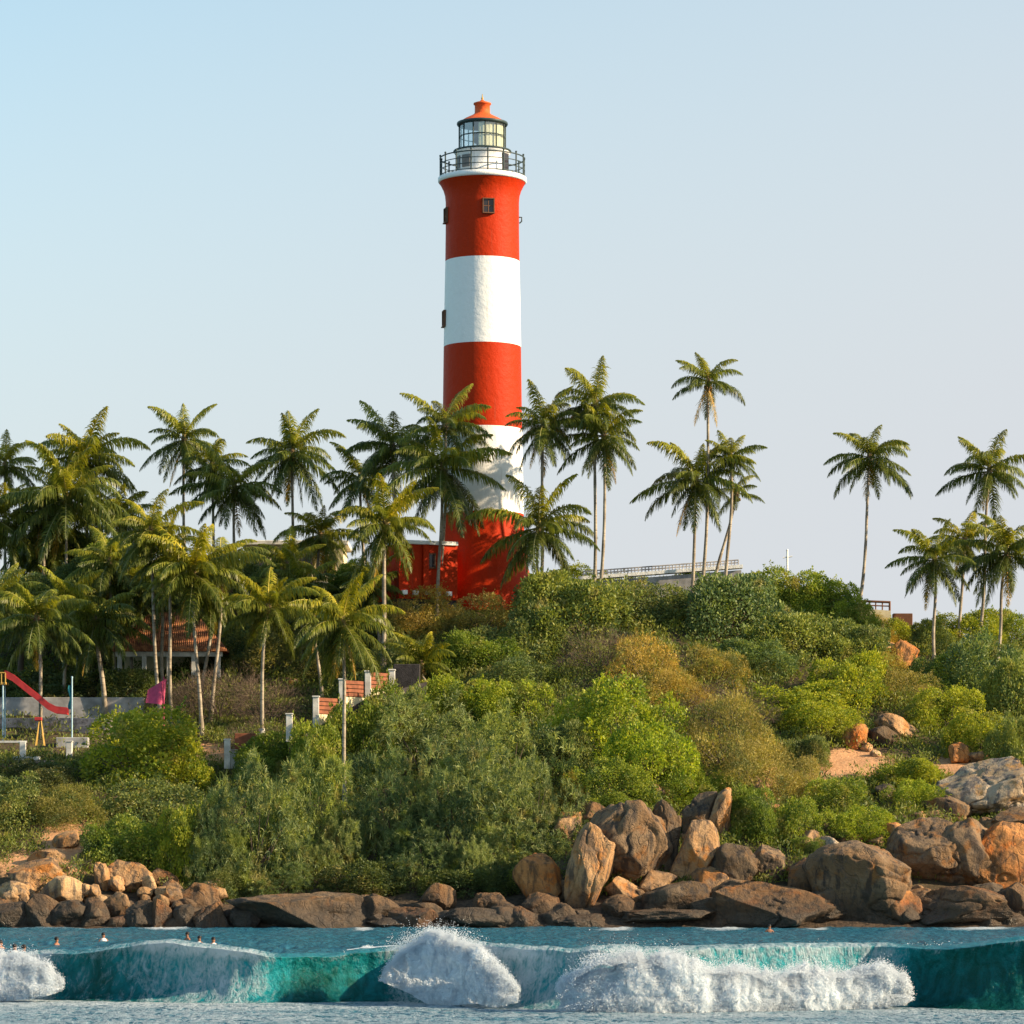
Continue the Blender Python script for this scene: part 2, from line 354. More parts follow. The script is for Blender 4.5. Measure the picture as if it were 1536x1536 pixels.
m.l(m.bump(hb, 0.8, 0.22), p.inputs['Normal'])
tl = m.n('ShaderNodeBsdfTranslucent'); m.l(c, tl.inputs[0]); x = m.n('ShaderNodeMixShader'); x.inputs[0].default_value = 0.34; m.l(p.outputs[0], x.inputs[1]); m.l(tl.outputs[0], x.inputs[2])
M['sea'] = m.done(x.outputs[0])
m = NT('sea_foam'); P = m.pos(); n = m.noise(P, 5, 6, 0.7)
c = m.mix(m.mr(n, 0.3, 0.62), (0.54, 0.66, 0.77), (0.72, 0.79, 0.85))
p = m.bsdf(c, 0.95, m.bump(m.noise(P, 18, 5, 0.7), 0.5, 0.03), 0.05, Subsurface_Weight=1.0, Subsurface_Scale=0.28)
m.t.nodes[p.node.name].inputs['Subsurface Radius'].default_value = (1, 1, 1)
tl = m.n('ShaderNodeBsdfTranslucent'); tl.inputs[0].default_value = (0.85, 0.9, 0.95, 1); x = m.n('ShaderNodeMixShader'); x.inputs[0].default_value = 0.4; m.l(p, x.inputs[1]); m.l(tl.outputs[0], x.inputs[2])
M['foam'] = m.done(x.outputs[0])

# ------------------------------------------------------------------ terrain
TPX = np.array([-500, -200, 0, 150, 300, 450, 600, 750, 900, 1050, 1200, 1300, 1400, 1536, 1750, 2100], float)
TY = np.array([150, 190, 198, 204, 211, 219, 228, 237, 246, 256, 280], float)
GPY = {  # ground row in the photo's pixels at each distance in TY[3:]
 -500: (1325,1240,1160,1115,1085,1020,960,910), -200: (1325,1235,1155,1112,1082,1020,960,905), 0: (1322,1232,1152,1110,1082,1020,960,900),
 150: (1312,1240,1168,1112,1086,1020,960,890), 300: (1340,1262,1190,1132,1066,1000,950,885), 450: (1352,1272,1184,1122,1060,992,925,890),
 600: (1352,1262,1182,1092,1006,900,890,890), 750: (1342,1242,1144,1072,992,925,888,890), 900: (1302,1204,1134,1052,972,905,888,892),
 1050: (1295,1222,1144,1062,974,904,884,892), 1200: (1312,1232,1162,1084,994,914,890,902), 1300: (1315,1235,1164,1094,1014,935,918,932),
 1400: (1325,1250,1172,1104,1034,975,955,962), 1536: (1332,1250,1182,1112,1044,992,977,982), 1750: (1332,1252,1185,1120,1060,1010,990,990), 2100: (1340,1260,1200,1140,1080,1040,1020,1020)}
TZ = np.zeros((len(TPX), len(TY)))
for i, p in enumerate(TPX):
    TZ[i, 0] = -1.7; TZ[i, 1] = -0.9; TZ[i, 2] = -0.1
    for j, py in enumerate(GPY[int(p)]): TZ[i, j+3] = PZ(py, TY[j+3])
def _interp(px, Y):
    px = np.clip(px, TPX[0], TPX[-1]-1e-6); Y = np.clip(Y, TY[0], TY[-1]-1e-6)
    i = np.clip(np.searchsorted(TPX, px, side='right')-1, 0, len(TPX)-2); j = np.clip(np.searchsorted(TY, Y, side='right')-1, 0, len(TY)-2)
    a = (px-TPX[i])/(TPX[i+1]-TPX[i]); b = (Y-TY[j])/(TY[j+1]-TY[j]); a = a*a*(3-2*a)
    return (TZ[i, j]*(1-a)+TZ[i+1, j]*a)*(1-b) + (TZ[i, j+1]*(1-a)+TZ[i+1, j+1]*a)*b
def ground(X, Y):
    X = np.asarray(X, float); Y = np.asarray(Y, float)
    px = CX + X*F/230.0                             # columns run parallel to the view axis, scaled at mid-hill
    z = _interp(px, Y)
    z = np.where(Y > 280, z - (Y-280)*0.16, z)
    z = np.where(Y < 150, -1.7-(150-Y)*0.02, z)
    amp = smooth(200, 210, Y)
    plat = 1 - smooth(12, 6, np.hypot(X-PX(715, 250), Y-250))*0 
    return z + amp*(0.45*fbm(X*0.12, Y*0.12, seed=3) + 0.18*fbm(X*0.5, Y*0.5, seed=5))
def gz(X, Y): return float(ground(np.array([X]), np.array([Y]))[0])
def hit(px, py, y0=198.0, y1=300.0):
    """the place where the line of sight through a photo pixel meets the hillside"""
    Ys = np.arange(y0, y1, 0.1); X = PX(px, Ys); Z = PZ(py, Ys); g = ground(X, Ys); k = np.nonzero(g >= Z)[0]
    Y = float(Ys[k[0]]) if len(k) else 252.0
    return PX(px, Y), Y, gz(PX(px, Y), Y)

xs = np.concatenate([np.linspace(-120, -48, 40)[:-1], np.linspace(-48, 48, 330), np.linspace(48, 120, 40)[1:]])
ys = np.concatenate([np.linspace(60, 194, 30)[:-1], np.linspace(194, 262, 240), np.linspace(262, 400, 50)[1:]])
XX, YY = np.meshgrid(xs, ys)
ZZ = ground(XX, YY)
SOIL = [(1275, 1148, 62, 24), (105, 1262, 40, 38), (60, 1300, 60, 20), (1350, 965, 26, 52), (1160, 1180, 16, 40), (1440, 1150, 40, 16), (300, 1130, 60, 14), (1240, 1165, 30, 14)]
pxs = CX + XX*F/YY; pys = H0 - (ZZ-CAMZ)*F/YY
soil = np.zeros_like(XX)
for (a, b, c_, d) in SOIL: soil = np.maximum(soil, 1.15-0.6*np.hypot((pxs-a)/c_, (pys-b)/d))
soil = np.clip(soil, 0, 1) * (YY > 199)
tm = np_mesh('hillside', np.stack([XX, YY, ZZ], -1), grid_faces(len(ys), len(xs)), [M['soil']], True, attrs={'soil': soil})
hill = link('hillside_terrain', tm); tag(hill, kind='structure')

# ------------------------------------------------------------------ sea with the breaking wave
WX = np.linspace(-46, 46, 1150); WPX = CX + WX*F/94
bp_px = [-500, -100, 0, 100, 200, 330, 420, 560, 650, 740, 850, 1000, 1200, 1330, 1400, 1536, 1700, 2100]
bp_py = [1500, 1499, 1499, 1501, 1503, 1506, 1505, 1501, 1504, 1510, 1516, 1516, 1513, 1509, 1512, 1517, 1513, 1500]
def wave_base(px):
    d = np.linspace(-75, 75, 25); return np.mean([CAMZ*F/(np.interp(px+k, bp_px, bp_py)-H0) for k in d], 0)
for _ in range(3): WPX = CX + WX*F/(wave_base(WPX)+1.0)
fade = smooth(45, 40, np.abs(WX))
cr_px = [-600, -100, 0, 80, 130, 200, 260, 330, 400, 500, 580, 700, 760, 850, 950, 1100, 1250, 1350, 1450, 1536, 1700, 2200]
cr_py = [1450, 1442, 1438, 1430, 1424, 1421, 1416, 1420, 1429, 1428, 1424, 1418, 1420, 1426, 1420, 1424, 1418, 1422, 1418, 1414, 1424, 1450]
A = np.interp(WPX, cr_px, cr_py); A = CAMZ + (H0-A)*(wave_base(WPX)+2.2)/F
A = (A + 0.16*fbm(WX*0.5, WX*0+3, seed=21))*fade
lip = np.interp(WPX, [-300, 60, 110, 200, 330, 430, 560, 620, 780, 860, 1340, 1400, 1536, 1700, 1900], [0.3, 0.4, 0.95, 0.8, 0.9, 1.0, 0.9, 0.3, 0.45, 0.4, 0.5, 1.0, 0.9, 0.6, 0.3])*fade
rowsX, rowsY, rowsZ, foamR, aer_lightR, openR, uvR = [], [], [], [], [], [], []
def row(Y, Z, foam, aer, opn, vcoord):
    rowsX.append(WX+0*Y); rowsY.append(Y); rowsZ.append(Z); foamR.append(foam+0*WX); aer_lightR.append(aer+0*WX); openR.append(opn+0*WX); uvR.append(np.stack([WX, vcoord+0*WX], -1))
def ripples(Y, amp):
    return amp*(0.6*fbm(WX*0.45, Y*0.7, seed=31) + 0.6*fbm(WX*1.3, Y*1.9, seed=33, oct=4, gain=0.6))
base = wave_base(WPX) + 0.35*fbm(WX*0.35, WX*0, seed=22)
# foam on the face by photo column
face_foam = np.interp(WPX, [-100, 60, 100, 180, 230, 330, 400, 430, 560, 590, 700, 780, 850, 880, 1330, 1375, 1420, 1700], [0.75, 0.72, 0.32, 0.42, 0.56, 0.64, 0.46, 0.20, 0.18, 0.58, 0.78, 0.72, 0.55, 0.52, 0.54, 0.16, 0.03, 0.1])
face_aer = np.interp(WPX, [-100, 60, 150, 230, 330, 400, 450, 560, 640, 760, 860, 1000, 1340, 1380, 1536], [0.7, 0.6, 0.3, 0.6, 0.95, 0.7, 0.25, 0.4, 0.7, 0.85, 0.85, 0.8, 0.8, 0.28, 0.22])
# foreground swash
for t in np.linspace(0, 1, 130):
    Y = 64 + (base-64)*(1-(1-t)**1.6)
    f = 0.58 + 0.14*fbm(WX*0.18, Y*0.45, seed=41) + 0.30*face_foam*np.exp(-(base-Y)/1.6)
    row(Y, ripples(Y, 0.09)*(1-0.5*t), f, 0.5, 1.0-0.35*t**8, Y*1.0)
amax = R(78) + R(50)*lip; Rr = A/(1-np.cos(amax))
for t in np.linspace(0.015, 1, 70):
    a = amax*t
    Y = base + Rr*np.sin(a)*1.0; Z = Rr*(1-np.cos(a))
    d = (0.16*fbm(WX*0.7-t*1.2, WX*0+t*1.6, seed=51)+0.05*fbm(WX*2.6-t*2, WX*0+t*3, seed=52))*math.sin(math.pi*t)
    lipw = smooth(0.80, 1.0, t)*np.interp(WPX, [0, 180, 220, 390, 430, 520, 600, 900, 1370, 1400, 1536], [0.3, 0.12, 0.3, 0.3, 0.1, 0.25, 0.22, 0.10, 0.12, 0.34, 0.34])
    row(Y-d, Z+d*0.3, face_foam+lipw-0.05+0.06*fbm(WX*0.6, WX*0+t*2, seed=55), np.clip(face_aer+0.25*t-0.12, 0, 1), 0.0+0.15*(1-t), base+t*2.4)  # turquoise lift towards the crest paints light shining through thin water
tipY, tipZ = base+Rr*np.sin(amax), Rr*(1-np.cos(amax))
for t in np.linspace(0.06, 1, 16):                  # over the lip to the crest line
    Y = tipY + t*0.9; Z = tipZ + 0.10*fade*math.sin(t*math.pi*0.5) + 0.03*fbm(WX*2.2, WX*0+t*3, seed=61)*fade
    row(Y, Z, np.clip(face_foam, 0.2, 0.55)+0.12*(1-t), 0.7, 0.4*t+0.3, base+2.4+t*0.8)
crY, crZ = rowsY[-1], rowsZ[-1]
for t in np.linspace(0.01, 1, 150):                 # back of the wave and the water up to the rocks
    Y = crY + (220-crY)*t**1.35
    Z = crZ*np.exp(-((Y-crY)/5.0)**1.3)
    Z = Z + ripples(Y, 0.34)*smooth(0.0, 0.1, t)*(0.45+0.55*smooth(200, 130, Y))
    shore = smooth(186, 199, Y)*0.30
    sp_ = CX+WX*F/Y; surf = sum(np.exp(-((sp_-a_)/b_)**2) for a_, b_ in ((925, 26), (1085, 36), (1225, 18), (1470, 50), (545, 16), (250, 30)))*smooth(187, 194, Y)*0.75
    f = surf + 0.16 + 0.12*fbm(WX*0.12, Y*0.25, seed=71) + shore*smooth(0.1, 0.5, fbm(WX*0.25+4, Y*0.08, seed=72)) + 0.35*np.exp(-((Y-crY)/1.2)**2)
    row(Y, Z, f, 0.6, smooth(0.0, 0.03, t)*0.4+0.6, base+3.2+(Y-crY))
nr = len(rowsX); V = np.stack([np.array(rowsX), np.array(rowsY), np.array(rowsZ)], -1).reshape(-1, 3)
Q = grid_faces(nr, len(WX)); n0 = len(V)
e = 9000.0
ring = np.array([[-e, -300, -.02], [e, -300, -.02], [e, 9000, -.02], [-e, 9000, -.02], [-46, 64, -.02], [46, 64, -.02], [46, 220, -.02], [-46, 220, -.02]])
V = np.vstack([V, ring]); Q = np.vstack([Q, n0+np.array([[0, 1, 5, 4], [1, 2, 6, 5], [2, 3, 7, 6], [3, 0, 4, 7]])])
cat1 = lambda a, tail: np.concatenate([np.array(a).ravel(), np.full(8, tail)])
sm_ = np_mesh('sea', V, Q, [M['sea']], True, uv=np.vstack([np.array(uvR).reshape(-1, 2), ring[:, :2]]), attrs={'foam': cat1(foamR, 0.1), 'aeration_light': cat1(aer_lightR, 0.5), 'open': cat1(openR, 1.0)})
tag(link('sea', sm_), kind='structure')

# white water: billowing broken foam in front of the face
def foam_band(pp, tops, bots, Y0, seed, bulge=0.9, rough=1.0):
    n = int((pp[-1]-pp[0])*1.3); px = np.linspace(pp[0], pp[-1], n)
    Y0 = wave_base(px)+Y0; nv = 120
    top = PZ(np.interp(px, pp, tops)+(10*vnoise(px*0.04, px*0, seed=seed)+5*vnoise(px*0.13, px*0, seed=seed+1))*rough*(np.interp(px, pp, bots)-np.interp(px, pp, tops) > 12), Y0); bot = PZ(np.interp(px, pp, bots), Y0)-0.06
    hgt = np.maximum(top-bot, 0.02)
    v = np.linspace(0, 1.35, nv)[:, None]*math.pi/2
    X = np.repeat(PX(px, Y0)[None], nv, 0)
    Z = bot[None]+hgt[None]*np.sin(v); Yv = Y0[None] - bulge*np.minimum(hgt, 1.2)[None]*np.cos(v)*0.8
    b = lambda k, sd: np.abs(vnoise(X*k, Z*k*1.1, Yv*k, sd))*2-0.5
    d = (0.24*vnoise(X*0.9, Z*0.9, Yv*0.9, seed)+0.10*vnoise(X*2.1, Z*2.3, Yv*2.1, seed+1)+0.075*b(3.6, seed+2)+0.045*b(8.5, seed+3)+0.03*b(19, seed+4)+0.015*vnoise(X*36, Z*36, Yv*36, seed+5))*rough
    taper = np.minimum(1, hgt/0.5)[None]*np.ones_like(v)
    nx = 0.0; ny = -np.cos(v); nz = np.sin(v)
    Yv = Yv + d*ny*taper; Z = Z + d*nz*taper*0.75; X = X + 0.08*vnoise(X*5, Z*5, seed=seed+9)
    V = np.stack([X, Yv+0*X, Z+0*X], -1).reshape(-1, 3); return V, grid_faces(nv, n)
bands = [([-420, -200, -60, 0, 50, 75, 92], [1450, 1440, 1440, 1440, 1441, 1448, 1476], [1505, 1502, 1500, 1497, 1494, 1490, 1484], -0.5, 101),
         ([572, 600, 625, 645, 665, 690, 715, 745, 775], [1462, 1430, 1414, 1406, 1405, 1414, 1432, 1450, 1480], [1470, 1478, 1490, 1502, 1504, 1502, 1500, 1506, 1500], -0.4, 111),
         ([838, 862, 890, 930, 975, 1010, 1060, 1100, 1160, 1220, 1290, 1330, 1352, 1366], [1495, 1466, 1448, 1434, 1444, 1442, 1458, 1456, 1462, 1458, 1456, 1456, 1464, 1486], [1518, 1521, 1521, 1520, 1520, 1520, 1519, 1518, 1516, 1514, 1510, 1507, 1504, 1498], -0.5, 121),
         ([210, 250, 300, 360, 405], [1421, 1414, 1417, 1422, 1429], [1425, 1422, 1424, 1429, 1431], 2.6, 131),
         ([522, 550, 590, 640], [1424, 1420, 1418, 1420], [1427, 1427, 1428, 1430], 2.6, 141)]
Vs, Qs, o = [], [], 0
sprayP = []
for (pp, t_, b_, Y0, sd_) in bands:
    V, Q = foam_band(pp, t_, b_, Y0, sd_, rough=1.0 if Y0 < 1 else 0.3)
    if Y0 < 1:
        nf_ = int((pp[-1]-pp[0])*190); q = V[RNG.integers(0, len(V), nf_)]; lf_ = RNG.exponential(0.055, nf_)
        sprayP.append(q+np.stack([RNG.normal(0, 0.035, nf_), -0.5*lf_, 0.9*lf_], -1))
    Vs.append(V); Qs.append(Q+o); o += len(V)
    npx = int((pp[-1]-pp[0])*(60 if Y0 < 1 else 14)); q = RNG.uniform(pp[0], pp[-1], npx)
    dY = Y0; Y0 = wave_base(q)+dY; tt = np.interp(q, pp, t_); bb = np.interp(q, pp, b_)
    lift = RNG.exponential(0.085, npx)*np.clip((bb-tt)/60, 0.1, 1.2)
    yy = Y0+RNG.normal(-0.1, 0.35, npx)
    sprayP.append(np.stack([PX(q, Y0)+RNG.normal(0, 0.05, npx), yy, PZ(tt, Y0)-0.10+lift+0.12*vnoise(q*0.06, q*0, seed=9)], -1))
    nb = npx//2; q = RNG.uniform(pp[0], pp[-1], nb); Y0 = wave_base(q)+dY; bb = np.interp(q, pp, b_); tt = np.interp(q, pp, t_)
    sprayP.append(np.stack([PX(q, Y0), Y0-0.5+RNG.normal(-0.2, 0.25, nb), PZ(bb+(tt-bb)*RNG.uniform(0, 0.35, nb), Y0)], -1))
# a splash where the lip lands in the middle, and thin spray along the crest to the right
for (px0, px1, py0, py1, n_, dY) in [(600, 705, 1396, 1425, 9000, -0.3), (1195, 1240, 1425, 1452, 2200, 1.8), (880, 980, 1424, 1446, 5000, -0.5), (140, 160, 1425, 1460, 250, 1.5), (1350, 1480, 1418, 1436, 1800, 2.4)]:
    a = RNG.normal((px0+px1)/2, (px1-px0)/4, n_); b = py1-np.abs(RNG.normal(0, (py1-py0)/2.2, n_))
    Y0 = wave_base(a)+dY; sprayP.append(np.stack([PX(a, Y0), Y0+RNG.normal(0, 0.25, n_), PZ(b, Y0)], -1))
foam_o = link('white_water_foam', np_mesh('white_water_foam', np.vstack(Vs), np.vstack(Qs), [M['foam']], True)); tag(foam_o, 'white foam tumbling along the breaking wave', 'foam', kind='stuff')
P_ = np.vstack(sprayP); r_ = (RNG.uniform(0.004, 0.013, len(P_))*np.where(RNG.uniform(0, 1, len(P_)) < 0.06, 1.7, 1.0))[:, None, None]
octv = np.array([[1, 0, 0], [-1, 0, 0], [0, 1, 0], [0, -1, 0], [0, 0, 1], [0, 0, -1]], float); octf = np.array([[0, 2, 4], [2, 1, 4], [1, 3, 4], [3, 0, 4], [2, 0, 5], [1, 2, 5], [3, 1, 5], [0, 3, 5]])
V = (P_[:, None]+octv[None]*r_).reshape(-1, 3); Q = (np.arange(len(P_))[:, None, None]*6+octf[None]).reshape(-1, 3)
sp = link('sea_spray', np_mesh('sea_spray', V, Q, [M['foam']], True)); tag(sp, 'fine spray thrown up from the breaking wave', 'spray', kind='stuff')

# ------------------------------------------------------------------ lighthouse
LY = 250.0; LS = sc(LY); LX = PX(723.5, LY); LZ = PZ(896, LY)
lt = empty('lighthouse', (LX, LY, LZ), 'tall round lighthouse in red and white bands on top of the green hill', 'lighthouse')
def H(py): return (892-py)*LS
prof_px = [(892, 80), (884, 78), (868, 73), (845, 68.5), (815, 65), (790, 63), (768, 62), (705, 60.8), (641, 59.6), (580, 58.8), (517, 58), (450, 56.8), (389, 55.6), (340, 55), (300, 55), (290, 56), (282, 58.5), (275, 62), (271, 64.5)]
prof, ms = [], []
for i, (py, r) in enumerate(prof_px): prof.append((r*LS, H(py)))
for i in range(len(prof_px)-1):
    mid_ = (prof_px[i][0]+prof_px[i+1][0])/2
    ms.append(1 if (641 < mid_ < 768 or 389 < mid_ < 517) else 0)
prof[0] = (prof[0][0], -1.2)
b = MB(); b.lathe(prof, 128, ms=ms); b.build('tower', [M['red'], M['white']], lt)
b = MB(); b.lathe([(54*LS, H(272)), (65*LS, H(271)), (66.5*LS, H(269)), (66.5*LS, H(264)), (63*LS, H(262.5)), (20*LS, H(262))], 96); b.build('gallery', M['white'], lt)
rl = MB()
for py in (261, 252.5, 244, 234.5):
    rl.tube([(63.5*LS*math.cos(2*math.pi*k/64), 63.5*LS*math.sin(2*math.pi*k/64), H(py)) for k in range(65)], 0.035 if py != 234.5 else 0.05, 6, cap=False)
ro = rl.build('railing', M['iron'], lt)
for k in range(16):
    a = 2*math.pi*(k+0.35)/16; x_, y_ = 63.5*LS*math.cos(a), 63.5*LS*math.sin(a)
    q = MB(); q.tube([(x_, y_, H(263)), (x_, y_, H(232.5))], 0.055, 6); q.ico((x_, y_, H(231.5)), 0.09, 0, 1); q.build('railing_post', M['iron'], ro)
b = MB(); b.lathe([(41*LS, H(263)), (41*LS, H(259)), (39*LS, H(258)), (38.5*LS, H(229)), (40*LS, H(228)), (42*LS, H(226.5)), (42*LS, H(223.5)), (37*LS, H(222.5)), (35.5*LS, H(222)), (5*LS, H(222))], 64)
dr = b.build('lantern_base', M['white'], lt)
q = MB(); a = R(-62); q.box(-0.42, 0.42, -0.05, 0.06, 0, 1.5); d_ = q.build('gallery_door', M['dark_pane'], dr); d_.location = (39*LS*math.cos(a+R(35)), 39*LS*math.sin(a+R(35)), H(260)); d_.rotation_euler = (0, 0, a+R(35)+R(90))
for a in (R(-158), R(-128)):
    q = MB(); q.box(-0.35, 0.35, -0.05, 0.05, 0, 0.9); d_ = q.build('vent_panel', M['greyiron'], dr); d_.location = (38.9*LS*math.cos(a), 38.9*LS*math.sin(a), H(252)); d_.rotation_euler = (0, 0, a+R(90))
b = MB(); rg_ = 38*LS
for py, rr in ((223.8, 0.05), ):
    b.tube([(42.5*LS*math.cos(2*math.pi*k/48), 42.5*LS*math.sin(2*math.pi*k/48), H(py)) for k in range(49)], 0.07, 6, cap=False)
b.build('lantern_walkway_ring', M['iron'], lt)
N_ = 12
gl, cu = MB(), MB()
gr = 34.5*LS
for k in range(N_):
    a0, a1 = 2*math.pi*(k+0.25)/N_, 2*math.pi*(k+1.25)/N_
    pts = [(gr*math.cos(a0), gr*math.sin(a0), H(222)), (gr*math.cos(a1), gr*math.sin(a1), H(222)), (gr*math.cos(a1), gr*math.sin(a1), H(183)), (gr*math.cos(a0), gr*math.sin(a0), H(183))]
    gl.add(pts, [[0, 1, 2, 3]])
gl.build('lantern_glazing', M['glass'], lt)
pan = MB()                                           # pale curtain hung inside the panes on the sunny side
cr_ = 31.5*LS; an = np.linspace(R(-100), R(60), 49)
pan.add([(cr_*(1+0.02*math.sin(k*2.1))*math.cos(a), cr_*(1+0.02*math.sin(k*2.1))*math.sin(a), z_) for k, a in enumerate(an) for z_ in (H(221), H(184))], [[2*k, 2*k+2, 2*k+3, 2*k+1] for k in range(48)], 0, True)
pan.build('lens_curtain', M['curtain'], lt)
b = MB(); b.lathe([(5*LS, H(222)), (9*LS, H(220)), (9*LS, H(212)), (13*LS, H(210)), (15*LS, H(203)), (13*LS, H(196)), (7*LS, H(194)), (1*LS, H(193))], 24); b.build('lamp_lens', M['dark_pane'], lt)
mu = MB()
for k in range(N_):
    a0 = 2*math.pi*(k+0.25)/N_; mu.tube([(gr*1.01*math.cos(a0), gr*1.01*math.sin(a0), H(222.5)), (gr*1.01*math.cos(a0), gr*1.01*math.sin(a0), H(182))], 0.055, 6)
for py in (221.5, 202):
    for k in range(N_):
        a0, a1 = 2*math.pi*(k+0.25)/N_, 2*math.pi*(k+1.25)/N_
        mu.tube([(gr*1.012*math.cos(a0), gr*1.012*math.sin(a0), H(py)), (gr*1.012*math.cos(a1), gr*1.012*math.sin(a1), H(py))], 0.045, 6)
mu.build('glazing_bars', M['iron'], lt)
b = MB(); b.lathe([(33*LS, H(185)), (37.5*LS, H(184.5)), (38.5*LS, H(182.5)), (38*LS, H(180.5)), (34*LS, H(179.5)), (20*LS, H(179))], 64); b.build('roof_gutter', M['iron'], lt)
b = MB(); b.lathe([(35*LS, H(180)), (31*LS, H(177.5)), (26*LS, H(174.5)), (20*LS, H(171.5)), (15*LS, H(169)), (13*LS, H(167.5)), (11.5*LS, H(166)), (11.3*LS, H(153.5)), (13.2*LS, H(153)), (13.2*LS, H(151)), (9*LS, H(149.5)), (4*LS, H(148)), (2*LS, H(146)), (0.01, H(145.5))], 64)
dm = b.build('lantern_roof', M['roof_red'], lt)
q = MB(); q.lathe([(2.2*LS, H(147)), (1.3*LS, H(145)), (2.0*LS, H(143.5)), (1.0*LS, H(142)), (0.5*LS, H(137))], 12); q.build('finial', M['yellow'], dm)
def tower_window(px, py, w_, h_, ang=None):
    r = np.interp(py, [p[0] for p in prof_px[::-1]], [p[1] for p in prof_px[::-1]])
    a = ang if ang is not None else -math.acos(max(-1, min(1, (px-723.5)/r)))
    fr = MB(); W_, H_ = w_*LS/2, h_*LS/2; t_ = 0.07
    fr.box(-W_-t_, W_+t_, -0.10, 0.14, H_, H_+t_); fr.box(-W_-t_, W_+t_, -0.10, 0.20, -H_-t_, -H_); fr.box(-W_-t_, -W_, -0.10, 0.14, -H_, H_); fr.box(W_, W_+t_, -0.10, 0.14, -H_, H_)
    fr.box(-0.03, 0.03, -0.05, 0.04, -H_, H_); fr.box(-W_, W_, -0.05, 0.035, -0.03, 0.03)
    f = fr.build('window', M['frame_brown'], lt); f.location = (r*LS*math.cos(a), r*LS*math.sin(a), H(py)); f.rotation_euler = (0, 0, a-R(90))
    q = MB(); q.box(-W_, W_, -0.08, 0.012, -H_, H_); q.build('pane', M['dark_pane'], f)
tower_window(733, 315, 15, 20); tower_window(668, 322, 15, 20, R(193)); tower_window(668, 476, 15, 22, R(190));
q = MB(); q.tube([(55*LS, 0, H(322)), (59*LS, 0, H(322)), (59*LS, 0, H(328)), (55.6*LS, 0, H(331))], 0.05, 6); q.build('bracket', M['iron'], lt)

# keeper's annex: red flat-roofed building butting the tower foot
AX0, AX1 = PX(578, 245.5), PX(672, 245.5); az = PZ(898, 245.5); at_ = PZ(821, 245.5)
an_ = empty('annex_building', ((AX0+AX1)/2, 245.5, az), 'low red flat-roofed building with white coping at the foot of the lighthouse', 'building', None, R(24))
hw = (AX1-AX0)/2; hh_ = at_-az
b = MB(); b.box(-hw, hw, -2.2, 3.0, -0.2, hh_); b.build('wall', M['red'], an_)
b = MB(); b.box(-hw+0.05, hw-0.05, -2.15, 2.95, -3.4, -0.2); b.build('foundation', M['darkwall'], an_)
b = MB(); b.box(-hw-0.15, hw, -2.35, 3.15, hh_, hh_+0.28, b=0.03); b.build('coping', M['white'], an_)
b = MB(); b.box(-0.5, 0.5, -2.32, -2.19, -0.55, 0.55); wn = b.build('window', M['frame_brown'], an_, (hw*0.02, 0, hh_-1.15))
b = MB(); b.box(-0.4, -0.03, -2.335, -2.315, -0.45, 0.45); b.box(0.03, 0.4, -2.335, -2.315, -0.45, 0.45); b.build('pane', M['dark_pane'], wn)
b = MB(); b.box(0.0, 0.42, -2.5, -2.2, 0, hh_-0.02); pl_ = b.build('pilaster', M['red'], an_, (-hw*0.22, 0, 0))
for k in range(5):
    b = MB(); b.box(-0.2, 0.2, -2.5, -2.22, -0.18, 0.14, b=0.03); b.build('plinth_block', M['white'], an_, (-hw+0.35+k*0.86, 0, 0.25))

# ------------------------------------------------------------------ buildings and walls
def tag_box(name, label, cat, x0, x1, y0, y1, z0, z1, mat, group=None, b=0.03):
    q = MB(); q.box(x0, x1, y0, y1, z0, z1, b=b); return tag(q.build(name, mat), label, cat, group)
# cream house behind the palms
Y_ = 266; x0, x1 = PX(368, Y_), PX(515, Y_); zb, zt = PZ(930, Y_), PZ(818, Y_)
hb_ = empty('cream_house', ((x0+x1)/2, Y_, zb), 'cream flat-roofed house half hidden behind palms left of the lighthouse', 'house')
hw = (x1-x0)/2; ht = zt-zb
b = MB(); b.box(-hw, hw, 0, 6, -2.5, ht); b.build('wall', M['cream'], hb_)
b = MB(); b.box(-hw-0.4, hw+0.4, -0.5, 6.4, ht, ht+0.35, b=0.04); b.build('roof_slab', M['plaster'], hb_)
b = MB(); b.box(-hw-0.1, hw+0.1, -0.45, -0.002, ht*0.48, ht*0.48+0.18); b.build('sunshade', M['plaster'], hb_)
for k, fx in enumerate((-0.7, -0.25, 0.25, 0.7)):
    for zz_ in (0.18, 0.62):
        b = MB(); b.box(-0.55, 0.55, -0.06, -0.003, 0, ht*0.24); wn = b.build('window', M['frame_brown'], hb_, (fx*hw, 0, ht*zz_))
        b = MB(); b.box(-0.47, -0.04, -0.075, -0.062, 0.08, ht*0.24-0.08); b.box(0.04, 0.47, -0.075, -0.062, 0.08, ht*0.24-0.08); b.build('pane', M['dark_pane'], wn)
# tiled pavilion among the palms on the left
Y_ = 243; x0, x1 = PX(178, Y_), PX(330, Y_); zb, zt, zr = PZ(1030, Y_), PZ(972, Y_), PZ(915, Y_)
pv = empty('tiled_pavilion', ((x0+x1)/2, Y_+2.4, zb), 'pavilion with an orange terracotta tiled roof on white posts among the left palms', 'pavilion')
hw = (x1-x0)/2; ht = zt-zb; hr = zr-zb
b = MB(); v_ = [(-hw-0.5, -3.1, ht-0.1), (hw+0.5, -3.1, ht-0.1), (hw+0.5, 3.1, ht-0.1), (-hw-0.5, 3.1, ht-0.1), (-hw*0.45, 0, hr), (hw*0.45, 0, hr)]
v_ += [(x, y, z-0.16) for (x, y, z) in v_[:4]]
b.add(v_, [[0, 1, 5, 4], [1, 2, 5], [2, 3, 4, 5], [3, 0, 4], [0, 6, 7, 1], [1, 7, 8, 2], [2, 8, 9, 3], [3, 9, 6, 0], [6, 9, 8, 7]]); b.build('roof', M['tiles'], pv)
